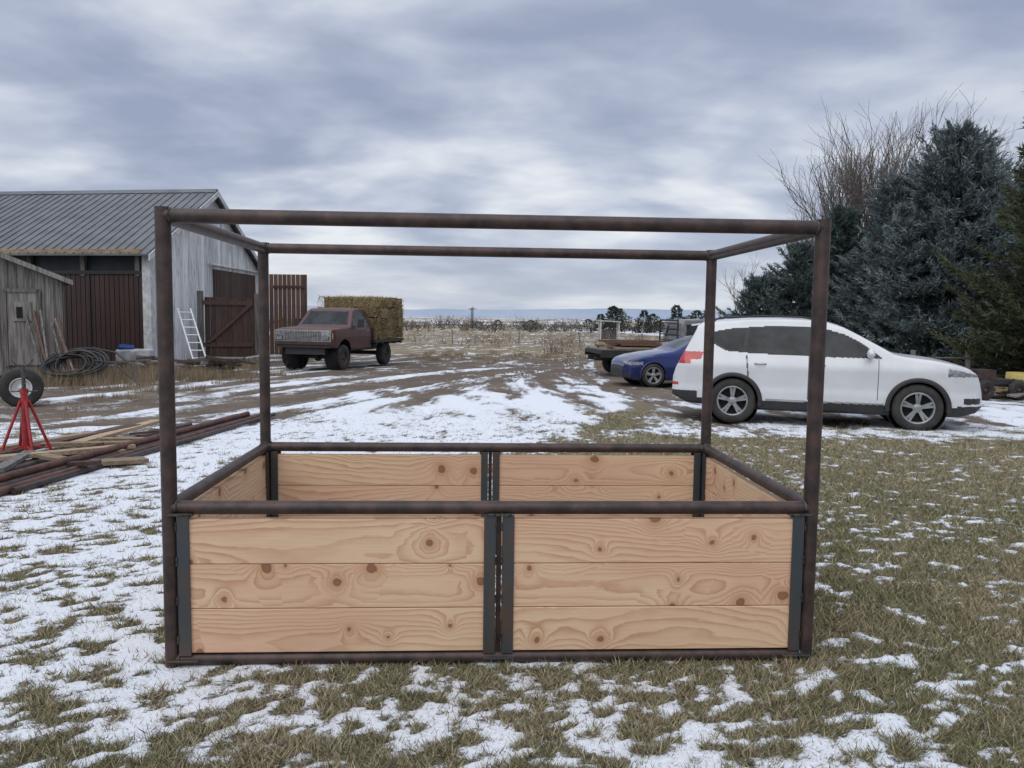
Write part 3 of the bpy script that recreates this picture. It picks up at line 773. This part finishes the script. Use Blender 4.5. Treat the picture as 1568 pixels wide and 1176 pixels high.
body('cab_and_hood',tr,top,bot,plan,sect,[m_maroon,m_glass,m_black,m_mdark],cl3,arch,.47,220,100,.02,1.2,1.0)
mb=MB();liners(mb,arch,.47,.5,.92)
for ax in (0,3.3):
    for s in (-1,1): wheel(mb,ax,s*.82,s,.40,.26,.21,m_mdark if ax else m_black,steel=True)
for s in (-1,1):
    mb.box((1.4,s*.42,.62),(5.2,.09,.16),m_black)
mb.box((3.9,0,.62),(.25,1.3,.22),m_black);mb.tube([(3.3,-.75,.42),(3.3,.75,.42)],.06,m_black,8);mb.tube([(0,-.75,.42),(0,.75,.42)],.07,m_black,8)
mb.tube([(3.3,0,.42),(3.3,.12,.42)],.14,m_black,10)
mb.done('chassis_and_wheels',tr)
mb=MB()
mb.box((4.135,0,1.075),(.05,1.84,.34),m_chrome)
mb.box((4.165,0,1.075),(.012,1.20,.27),m_black)
for i in range(7): mb.box((4.176,0,.965+i*.037),(.014,1.22,.010),m_chrome)
for i in range(15): mb.box((4.174,-.58+i*.083,1.075),(.014,.008,.27),m_chrome)
for s in (-1,1):
    mb.box((4.165,s*.76,1.15),(.02,.22,.13),m_lamp);mb.box((4.165,s*.76,1.0),(.02,.22,.12),m_black);mb.box((4.17,s*.76,1.0),(.02,.18,.09),m_lamp)
    mb.box((4.10,s*.955,1.07),(.06,.03,.18),m_yel)
    mb.box((2.45,s*1.10,1.45),(.06,.2,.26),m_black);mb.tube([(2.5,s*.95,1.35),(2.46,s*1.05,1.38)],.015,m_black,6)
    mb.box((1.66,s*.985,1.22),(.12,.02,.03),m_chrome)
mb.box((4.13,0,.86),(.06,1.86,.10),m_mdark)
mb.done('grille_and_lights',tr,bevel=.003)
mb=MB();mb.box((0,0,.86),(2.5,2.15,.10),m_black)
for i in range(5): mb.box((-1.1+i*.55,0,.78),(.08,2.1,.08),m_black)
mb.box((1.22,0,1.25),(.05,2.0,.7),m_mdark)
mb.done('flat_bed',tr)
mb=MB()
for lay in range(4):
    for ix in range(5 if lay<3 else 4):
        for iy in range(2):
            mb.box((-1.0+ix*.49+.03*rng.normal(),(-.53+iy*1.06)+.03*rng.normal(),.92+.18+lay*.345),(.475,1.04,.34),m_hay,(rng.normal(0,.03),rng.normal(0,.03),rng.normal(0,.03)))
mb.done('hay_bales',tr,bevel=.03)
n=9000;f=rng.integers(0,3,n);bx=rng.uniform(-1.25,1.2,n);by=rng.uniform(-1.06,1.06,n);bz=rng.uniform(.92,2.28,n)
s=np.where(rng.random(n)<.8,1,-1);by=np.where(f==0,s*1.06,by);bz=np.where(f==1,2.3,bz);bx=np.where(f==2,np.where(rng.random(n)<.5,-1.25,1.2),bx)
b0=np.stack([bx,by,bz],1);d=rng.normal(0,.05,(n,3))
c=np.array([.34,.26,.14])*rng.uniform(.4,1.3,(n,1));c[rng.random(n)<.12]*=np.array([.7,.85,.6])
tricloud('hay_straw',b0,b0+d,np.full(n,.018),c,m_leaf,tr)

# --- flatbed pickup on right
fb=empty('flatbed_pickup',(3.6,26.6,T(4,26)),rad(9))
top=[(1.75,.60),(1.76,1.2),(1.82,1.74),(1.95,1.86),(2.6,1.88),(3.0,1.82),(3.5,1.32),(3.6,1.24),(4.5,1.14),(4.6,1.0),(4.62,.7)]
def cl4(C,N):
    x,y,z=C.T;ay=np.abs(y);idx=np.zeros(len(C),int);side=np.abs(N[:,1])>.35
    idx[side&inpoly(x,z,[(3.3,1.25),(2.95,1.70),(2.0,1.72),(1.95,1.25)])]=1
    idx[(N[:,0]>.3)&(x>2.98)&(x<3.5)&(z>1.35)&(z<1.78)&(ay<.75)]=1
    idx[(N[:,0]<-.6)&(z>1.3)&(z<1.66)&(ay<.6)]=1
    return idx
cl4.cap=(0,2)
body('cab_and_hood',fb,top,[(1.75,.5),(4.62,.5)],[(1.75,.9),(4.3,.92),(4.62,.8)],[(0,.95),(.9,1),(1.2,.97),(1.8,.8),(2,.78)],[m_greycab,m_glass,m_black],cl4,[(3.7,.42)],.42,160,80,.02,1.2,1)
mb=MB()
for ax in (0,3.7):
    for s in (-1,1): wheel(mb,ax,s*.82,s,.38,.25,.2,m_chrome,steel=True)
for s in (-1,1): mb.box((1.5,s*.4,.58),(5,.08,.15),m_black)
mb.box((.35,0,.80),(2.6,2.1,.12),m_black)
for s in (-1,1): mb.box((.35,s*1.04,.72),(2.6,.05,.18),m_black)
mb.box((.35,0,.88),(2.5,2.0,.03),m_oldwood)
for sx in (-1,1): mb.tube([(1.66,sx*.85,.86),(1.66,sx*.85,1.85)],.03,m_black,8)
for k in range(5): mb.tube([(1.66,-.85,1.0+k*.19),(1.66,.85,1.0+k*.19)],.022,m_black,6)
mb.tube([(1.66,-.85,1.85),(1.66,.85,1.85)],.03,m_black,8)
mb.done('chassis_bed_wheels',fb)
mb=MB()
for i in range(14): mb.box((.45+rng.normal(0,.15),-.85+.12*i,.93+.02*(i%3)),(1.9,.11,.05),m_cedar if i%2 else m_lumber,(0,rng.normal(0,.01),rng.normal(0,.03)))
for i in range(12): mb.box((.45+rng.normal(0,.15),-.85+.14*i,1.03+.05*(i%3)),(1.7,.13,.05),m_cedar,(0,rng.normal(0,.03),rng.normal(0,.05)))
mb.box((1.35,-.55,1.0),(.4,.5,.24),m_tarpw)
mb.done('lumber_load',fb)

# ------------------------------------------------------------ barn
barn=empty('barn')
A=Vector((-10.93,24,0));B_=Vector((-10.85,34,0));Ld=Vector((-.985,.15,0)).normalized();LL=22
eave,apex,zb=3.29,5.70,-.5
mb=MB();gt=lambda s:eave+(apex-eave)*(1-abs(2*s-1))-.05
mb.wall(A.xy,B_.xy,zb,gt,.22,.03,m_siding)
mb.done('gable_wall',barn)
mb=MB()
A2=A+Ld*LL;B2=B_+Ld*LL
mb.wall(B_.xy,B2.xy,zb,lambda s:eave-.05,.3,.03,m_siding)
mb.wall(B2.xy,A2.xy,zb,gt,.3,.03,m_siding)
mb.wall(A2.xy,(A+Ld*.12).xy,zb,lambda s:2.58,.16,.03,m_brown,gap=.02)
a0_,a1_=A2,A+Ld*.1
mb.hexa([(p.x,p.y+o,z) for z in (2.5,eave) for p,o in ((a0_,.10),(a1_,.10),(a1_,.16),(a0_,.16))],m_bluepanel)
for i in range(12):
    p=A+Ld*(.3+i*1.8);mb.box((p.x,p.y+.0,2.9),(.14,.14,.8),m_oldwood)
for i in range(6):
    p=A+Ld*(1.9+i*2.6);mb.box((p.x,p.y-.05,1.0),(.05,.05,3.2),m_black)
q=A+Ld*(LL/2);mb.box((q.x,q.y-.07,2.60),(LL,.05,.10),m_black,(0,0,math.atan2(Ld.y,Ld.x)))
mb.done('walls',barn)
mb=MB()
mb.box((A.x+.02,A.y-.02,(eave+zb)/2-.05),(.24,.24,eave-zb-.1),m_trim)
q=A+Ld*(LL/2);mb.box((q.x,q.y-.42,eave-.10),(LL,.04,.14),m_yel,(0,0,math.atan2(Ld.y,Ld.x)))
mb.done('trim',barn)
mb=MB()
gd=(B_-A).normalized();rid=(A+B_)/2
def P3(v,z): return (v.x,v.y,z)
ov=.28;sl=(apex-eave)/5.0
R0=-Ld*ov
for (e0,sg) in ((A,-1),(B_,1)):
    ed=e0+gd*sg*.5;ez=eave-.5*sl+.02
    a=ed+R0;b_=ed+Ld*(LL+ov);c_=rid+Ld*(LL+ov);d_=rid+R0
    t=.05
    mb.hexa([P3(a,ez),P3(b_,ez),P3(c_,apex+.02),P3(d_,apex+.02),P3(a,ez+t),P3(b_,ez+t),P3(c_,apex+.02+t),P3(d_,apex+.02+t)],m_sheet,.5)
    n=int((LL+2*ov)/.30)
    for i in range(n+1):
        o=Ld*(i*.30);w=Ld*.035
        p,q=a+o,d_+o
        mb.hexa([P3(p,ez+t),P3(p+w,ez+t),P3(q+w,apex+.02+t),P3(q,apex+.02+t),P3(p+w*.2,ez+t+.03),P3(p+w*.8,ez+t+.03),P3(q+w*.8,apex+.05+t),P3(q+w*.2,apex+.05+t)],m_sheet,.5)
p=rid+R0;q=rid+Ld*LL
mb.hexa([P3(p+gd*-.2,apex+.0),P3(q+gd*-.2,apex+.0),P3(q+gd*.2,apex+.0),P3(p+gd*.2,apex+.0),P3(p+gd*-.05,apex+.14),P3(q+gd*-.05,apex+.14),P3(q+gd*.05,apex+.14),P3(p+gd*.05,apex+.14)],m_sheet,.9)
mb.done('roof',barn)
mb=MB()
for (e0,sg) in ((A,-1),(B_,1)):
    a=e0+gd*sg*.5+R0*1.05;d_=rid+R0*1.05;ez=eave-.5*sl
    w=Ld*-.04
    mb.hexa([P3(a,ez-.13),P3(a+w,ez-.13),P3(d_+w,apex-.12),P3(d_,apex-.12),P3(a,ez+.05),P3(a+w,ez+.05),P3(d_+w,apex+.06),P3(d_,apex+.06)],m_trim)
mb.done('rake_boards',barn)
mb=MB()
def gp(s,o): 
    n=Vector((gd.y,-gd.x,0));v=A+(B_-A)*s+n*o;return v
mb.wall(gp(.5,.06).xy,gp(.95,.06).xy,zb,lambda s:3.0,.2,.03,m_brownw)
n0=gp(.46,.12);n1=gp(.97,.12);mb.tube([(n0.x,n0.y,3.15),(n1.x,n1.y,3.15)],.05,m_trim,6)
mb.done('side_door',barn)
g=empty('wooden_gate');mb=MB()
mb.wall((-10.25,26.6),(-8.85,27.3),-.1,lambda s:1.95,.17,.03,m_brownw)
for z in (.3,1.7): mb.hexa([(-10.25,26.55,z),(-8.85,27.25,z),(-8.85,27.21,z),(-10.25,26.51,z),(-10.25,26.55,z+.14),(-8.85,27.25,z+.14),(-8.85,27.21,z+.14),(-10.25,26.51,z+.14)],m_brownw,.9)
mb.hexa([(-10.2,26.54,.44),(-10.05,26.6,.44),(-8.85,27.21,1.7),(-9.0,27.13,1.7),(-10.2,26.50,.44),(-10.05,26.56,.44),(-8.85,27.17,1.7),(-9.0,27.09,1.7)],m_brownw,.9)
mb.box((-10.35,26.5,.85),(.16,.16,2.6),m_oldwood);mb.box((-8.72,27.3,.85),(.14,.14,2.5),m_oldwood)
mb.done('boards_and_posts',g)
g=empty('tall_board_fence');mb=MB()
mb.wall((-10.7,35.2),(-9.15,35.2),-.4,lambda s:3.15,.19,.03,m_cedar,gap=.02)
mb.box((-9.12,35.2,1.3),(.12,.12,3.7),m_brownw);mb.box((-9.8,35.15,2.6),(1.4,.05,.12),m_brownw);mb.done('boards',g)

# ladder leaning against the barn's gable wall
mb=MB()
p0=Vector((-9.45,23.8,-.28));p1=Vector((-10.35,24.7,1.55));sdv=Vector((.36,.10,0))
mb.tube([p0,p1],.028,m_alu,6);mb.tube([p0+sdv,p1+sdv],.028,m_alu,6)
for i in range(8):
    q=p0+(p1-p0)*((i+.5)/8);mb.tube([q,q+sdv],.02,m_alu,6)
mb.done('ladder')
# ------------------------------------------------------------ shed
sh=empty('old_wooden_shed');C0=Vector((-10.85,19.3,0));sd=Vector((-.955,-.30,0)).normalized();bd=Vector((-.52,.85,0)).normalized()
zt_=lambda s:2.95-.80*abs(s-.5)*2
mb=MB();mb.wall((C0+sd*3.8).xy,C0.xy,-.4,lambda s:zt_(s)-.02,.19,.025,m_oldwood)
mb.wall(C0.xy,(C0+bd*3).xy,-.4,lambda s:2.14,.2,.025,m_oldwood);mb.wall((C0+bd*3).xy,(C0+bd*3+sd*3.8).xy,-.4,zt_,.3,.025,m_oldwood)
mb.done('walls',sh)
fa=math.atan2(-sd.y,-sd.x);fn=Vector((-sd.y,sd.x,0));fn=fn if fn.y<0 else -fn
mb=MB();c=C0+sd*.85
def fb_(o,u_,z,w,h_,m_,r=None):
    p=c+sd*u_+fn*o;mb.box((p.x,p.y,z),(w,.03,h_),m_,(0,0,fa),r)
fb_(.05,0,1.0,.62,1.75,m_oldwood,.95);fb_(.075,0,1.90,.74,.09,m_oldwood,.2)
for s in (-.36,.36): fb_(.075,s,1.0,.08,1.8,m_oldwood,.25)
fb_(.085,0,1.4,.40,.45,m_oldwood,1.0);fb_(.105,.05,1.38,.12,.26,m_dark)
mb.done('door',sh)
mb=MB();f0=-bd*.25
for sg in (0,1):
    E=C0+(sd*-.22 if sg==0 else sd*4.05);Rr=C0+sd*1.9
    a=E+f0;b_=Rr+f0;c_=Rr+bd*3.3;d_=E+bd*3.3;t=.06;ez=2.15-.05
    mb.hexa([P3(a,ez),P3(b_,2.97),P3(c_,2.97),P3(d_,ez),P3(a,ez+t),P3(b_,2.97+t),P3(c_,2.97+t),P3(d_,ez+t)],m_sheet,.9)
    mb.hexa([P3(a-bd*.02,ez-.06),P3(b_-bd*.02,2.91),P3(b_,2.91),P3(a,ez-.06),P3(a-bd*.02,ez+t),P3(b_-bd*.02,2.97+t),P3(b_,2.97+t),P3(a,ez+t)],m_oldwood,.9)
mb.done('roof',sh)

# ------------------------------------------------------------ left clutter
mb=MB()
for k in range(16):
    c=Vector((-10.1+rng.normal(0,.10),18.4+rng.normal(0,.1),T(-9.7,17.6)+.42));R=.34+rng.random()*.22;tl=rad(50)+rng.normal(0,.2);pts=[]
    for i in range(36):
        a=2*math.pi*i/36;pts.append(c+Vector((R*1.25*math.cos(a),R*math.sin(a)*math.cos(tl),R*math.sin(a)*math.sin(tl)*.85)))
    mb.tube(pts,.026,m_black,6,False,True)
mb.tube([(-9.6,18.3,.3),(-9.1,18.2,.25),(-8.7,18.0,.0),(-8.4,17.9,-.22)],.02,m_black,6)
mb.tube([(-9.6,18.2,.6),(-9.0,18.1,.5),(-8.6,18.0,.2),(-8.3,17.6,-.22)],.02,m_black,6)
mb.done('black_hose_coil')
e=empty('spare_wheel',(-8.5,13.75,T(-8.5,13.7)-.03),rad(28))
mb=MB();wheel(mb,0,0,-1,.34,.26,.17,m_trim,steel=True);mb.done('tyre_and_rim',e)
mb=MB();z=T(-9,14.3);mb.box((-9.8,14.4,z+.42),(1.8,.10,.08),m_black);mb.box((-9.3,14.2,z+.42),(.1,1.2,.08),m_black,(0,0,.2));mb.done('trailer_frame')
mb=MB()
for i in range(7):
    xx=-11.0+rng.normal(0,.3);mb.tube([(xx+.5+rng.normal(0,.1),18.3,T(xx,18.4)),(xx-.2,19.0,1.0+rng.random()*.5)],.03,m_oldwood if i%3 else m_cedar,4)
mb.done('leaning_poles')
def debris(name,cx,cy,sx,sy,n,mats,lmin=.4,lmax=1.5,h=.25,wmax=.2):
    mb=MB()
    for i in range(n):
        xx=cx+rng.normal(0,sx);yy=cy+rng.normal(0,sy)
        mb.box((xx,yy,T(xx,yy)+rng.uniform(.02,h)),(rng.uniform(lmin,lmax),rng.uniform(.06,wmax),rng.uniform(.03,.1)*min(1,wmax*5)),mats[rng.integers(len(mats))],(rng.normal(0,.15),rng.normal(0,.12),rng.uniform(-.7,.7)))
    return mb.done(name)
debris('scrap_wood_pile',-8.9,21.8,.8,.35,34,[m_oldwood,m_brownw,m_pipe,m_oldwood],.5,1.6,.45)
debris('scrap_metal_pile',-10.4,21.5,.8,.4,24,[m_tarpw,m_oldwood,m_black,m_brownw],.4,1.1,.4,.14)
mb=MB();mb.box((-10.7,22.6,.10),(.9,.6,.55),m_tarpw,(0,0,.2));mb.box((-10.9,22.5,.42),(.4,.4,.14),m_tarpb,(0.1,.1,.4));mb.done('stock_tank',bevel=.05)
w=[(-8.2+rng.normal(0,1.2),20.8+rng.normal(0,.9),rng.uniform(.4,1.0)) for i in range(45)]+[(-10.0+rng.normal(0,1),18.2+rng.normal(0,.8),rng.uniform(.5,1.1)) for i in range(60)]+[(-9.6+rng.normal(0,1),20.5+rng.normal(0,.9),rng.uniform(.6,1.3)) for i in range(50)]+[(-8.8+rng.normal(0,.7),25.2+rng.normal(0,1),rng.uniform(.4,.9)) for i in range(24)]+[(-7.5+rng.normal(0,.5),16.5+rng.normal(0,1.5),rng.uniform(.3,.7)) for i in range(20)]
w+=[(-3.0+rng.uniform(-1.5,7),36+rng.normal(0,2.5),rng.uniform(.4,.8)) for i in range(80)]+[(9+rng.uniform(-2,8),24+rng.normal(0,2.5),rng.uniform(.4,.9)) for i in range(90)]
tufts('dry_weeds',w,90,.45,.30,(.27,.21,.14),.012)
g=empty('steel_pipe_pile')
mb=MB()
offs=[(-4.02,4.0,12.2,.035),(-4.12,4.4,11.6,.04),(-4.22,3.8,12.4,.03),(-4.33,4.6,12.0,.045),(-4.43,4.0,10.4,.03),(-4.56,4.3,11.0,.035),(-4.17,4.0,11.9,.035),(-4.70,5.0,9.5,.03),(-3.93,6.2,12.6,.028)]
for i,(xx,ya,yb,r_) in enumerate(offs):
    hz=r_+.01+(.07 if i in (6,) else 0);xb=xx+rng.normal(.12,.06)
    mb.tube([(xx+(xb-xx)*k/6,ya+(yb-ya)*k/6,T(xx,ya+(yb-ya)*k/6)+hz) for k in range(7)],r_,m_pipe if i%3 else m_rustred,12)
mb.done('pipes',g)
mb=MB()
for (xx,yc,L_,w_b,an,mt) in ((-4.95,8.9,2.6,.16,1.50,m_brownw),(-4.78,9.6,2.4,.15,1.62,m_lumber),(-5.15,8.5,1.8,.12,1.35,m_lumber),(-4.45,7.9,1.3,.13,.85,m_lumber),(-4.55,8.5,.9,.12,.35,m_lumber),(-4.6,7.3,1.1,.10,1.9,m_oldwood)):
    mb.box((xx,yc,T(xx,yc)+.10),(L_,w_b,.04),mt,(0,rad(1.2),an))
mb.done('old_boards',None)
debris('lumber_scraps',-4.35,8.3,.3,.8,12,[m_lumber,m_brownw,m_brownw],.25,.6,.12,.09)
mb=MB();mb.box((-3.82,7.65,T(-3.8,7.6)+.05),(.52,.19,.04),m_lumber,(0,.05,.75));mb.done('loose_board')
js=empty('red_pipe_jack_stand',(-4.92,8.0,T(-5,8)),.3)
mb=MB();J=1.2
for k in range(4):
    a=k*math.pi/2+.5
    mb.tube([(.25*math.cos(a),.25*math.sin(a),.01),(.035*math.cos(a),.035*math.sin(a),.50*J)],.015,m_redjack,8)
    mb.tube([(.20*math.cos(a),.20*math.sin(a),.10),(.03*math.cos(a),.03*math.sin(a),.14)],.009,m_redjack,6)
    mb.box((.25*math.cos(a),.25*math.sin(a),.008),(.06,.06,.012),m_redjack)
mb.tube([(0,0,.10),(0,0,.56*J)],.034,m_redjack,12);mb.tube([(0,0,.5),(0,0,.80*J)],.019,m_weld,10)
mb.tube([(0,0,.56*J),(0,0,.60*J)],.04,m_redjack,10);mb.tube([(-.12,0,.58*J),(.12,0,.58*J)],.008,m_weld,6)
mb.box((0,0,.80*J),(.14,.05,.012),m_weld);mb.box((-.075,0,.80*J+.03),(.012,.05,.08),m_weld,(0,-.6,0));mb.box((.075,0,.80*J+.03),(.012,.05,.08),m_weld,(0,.6,0))
mb.done('stand',js)

# ------------------------------------------------------------ right clutter behind SUV
mb=MB()
for i in range(9):
    xx=11.3+i*1.7;yy=22.5+.25*i;mb.box((xx,yy,T(xx,yy)+.5),(.1,.1,1.15),m_oldwood)
for z in (.35,.85): mb.tube([(11.3+i*1.7,22.45+.25*i,T(11.3+i*1.7,22.5+.25*i)+z) for i in range(9)],.035,m_oldwood,6)
mb.done('rail_fence')
debris('farm_scrap',11.6,19.5,1.4,.6,30,[m_oldwood,m_pipe,m_brownw,m_lumber],.4,1.4,.35)
mb=MB();z=T(12.2,19)
mb.rev([(.0,-.0),(.26,0),(.30,.3),(.28,.62),(.0,.62)],(0,0,0),m_yellow,20)
mb.done('yellow_barrel',None,loc=(12.3,19.3,z),rot=(rad(90),0,0))
e=empty('farm_implement',(11.2,18.6,T(11.2,18.6)),.2);mb=MB()
mb.box((0,0,.42),(1.3,.5,.10),m_black);mb.box((-.3,0,.58),(.5,.4,.25),m_pipe);
for s in (-1,1): wheel(mb,.45*s,-.32,-1,.24,.14,.12,m_pipe,steel=True)
mb.tube([(.6,0,.45),(1.2,0,.3)],.04,m_black,8);mb.done('frame',e)
mb=MB();mb.tube([(2.55,2.98,.02),(2.62,3.0,.035),(2.70,2.99,.02)],[.012,.02,.006],m_bark,6);mb.tube([(2.6,3.0,.03),(2.66,3.04,.03)],[.01,.004],m_bark,5);mb.done('fallen_stick')

# ------------------------------------------------------------ light & sky
az,el=rad(205),rad(50)
wd=bpy.data.worlds.new('World');sc.world=wd;wd.use_nodes=True;nt=wd.node_tree;nt.nodes.clear()
out=nt.nodes.new('ShaderNodeOutputWorld');bg=nt.nodes.new('ShaderNodeBackground');nt.links.new(bg.outputs[0],out.inputs[0])
sky=nt.nodes.new('ShaderNodeTexSky');sky.sky_type='NISHITA';sky.sun_disc=False;sky.sun_elevation=el;sky.sun_rotation=az
tc=nt.nodes.new('ShaderNodeTexCoord').outputs['Generated']
sp=nt.nodes.new('ShaderNodeSeparateXYZ');nt.links.new(tc,sp.inputs[0])
zc=mth(nt,'ADD',mth(nt,'MAXIMUM',sp.outputs[2],0.0),.21)
u=mth(nt,'DIVIDE',sp.outputs[0],zc);v=mth(nt,'DIVIDE',sp.outputs[1],zc)
cb=nt.nodes.new('ShaderNodeCombineXYZ');nt.links.new(u,cb.inputs[0]);nt.links.new(v,cb.inputs[1])
P=cb.outputs[0]
nA=noise(nt,vmul(nt,P,(.9,1.0,1),(5.6,1.2,0)),1.15,4,.5,.4)
nB=noise(nt,vmul(nt,P,(.9,1.2,1),(7.3,2.2,0)),2.8,5,.52,.2)
cl_=mth(nt,'ADD',mth(nt,'MULTIPLY',nA,.68),mth(nt,'MULTIPLY',nB,.32))
ramp=nt.nodes.new('ShaderNodeValToRGB');nt.links.new(cl_,ramp.inputs[0]);r=ramp.color_ramp
r.elements[0].position=.37;r.elements[0].color=(.33,.385,.52,1);r.elements[1].position=.62;r.elements[1].color=(.88,.905,.94,1)
for pos,c in ((.43,(.41,.46,.595,1)),(.49,(.53,.58,.70,1)),(.55,(.69,.73,.81,1))):
    e_=r.elements.new(pos);e_.color=c
hz=mapr(nt,sp.outputs[2],0,.14,.55,0)
col=mixc(nt,hz,ramp.outputs[0],(.60,.65,.735))
zen=mapr(nt,sp.outputs[2],.50,1,1,2.0)
cbz=nt.nodes.new('ShaderNodeCombineXYZ')
for i in range(3): nt.links.new(zen,cbz.inputs[i])
col=mixc(nt,1.0,col,cbz.outputs[0],'MULTIPLY')
sk=mixc(nt,1.0,sky.outputs[0],(.10,.10,.10),'MULTIPLY')
col=mixc(nt,.93,sk,col)
nt.links.new(col,bg.inputs[0]);bg.inputs[1].default_value=1.0
sun=bpy.data.lights.new('sun','SUN');sun.energy=1.4;sun.angle=rad(70);sun.color=(1,.96,.9)
so=bpy.data.objects.new('sun',sun);sc.collection.objects.link(so)
dv=Vector((math.sin(az)*math.cos(el),math.cos(az)*math.cos(el),math.sin(el)))
so.rotation_euler=dv.to_track_quat('Z','Y').to_euler()

# ------------------------------------------------------------ camera
cd=bpy.data.cameras.new('camera');cam=bpy.data.objects.new('camera',cd);sc.collection.objects.link(cam)
cd.sensor_width=36;cd.lens=28.03;cd.clip_end=12000;cd.clip_start=.05
Rm=Matrix.Rotation(rad(90-4.816),4,'X')@Matrix.Rotation(rad(.727),4,'Z')
cam.matrix_world=Matrix.Translation((0,0,1.4233))@Rm
sc.camera=cam
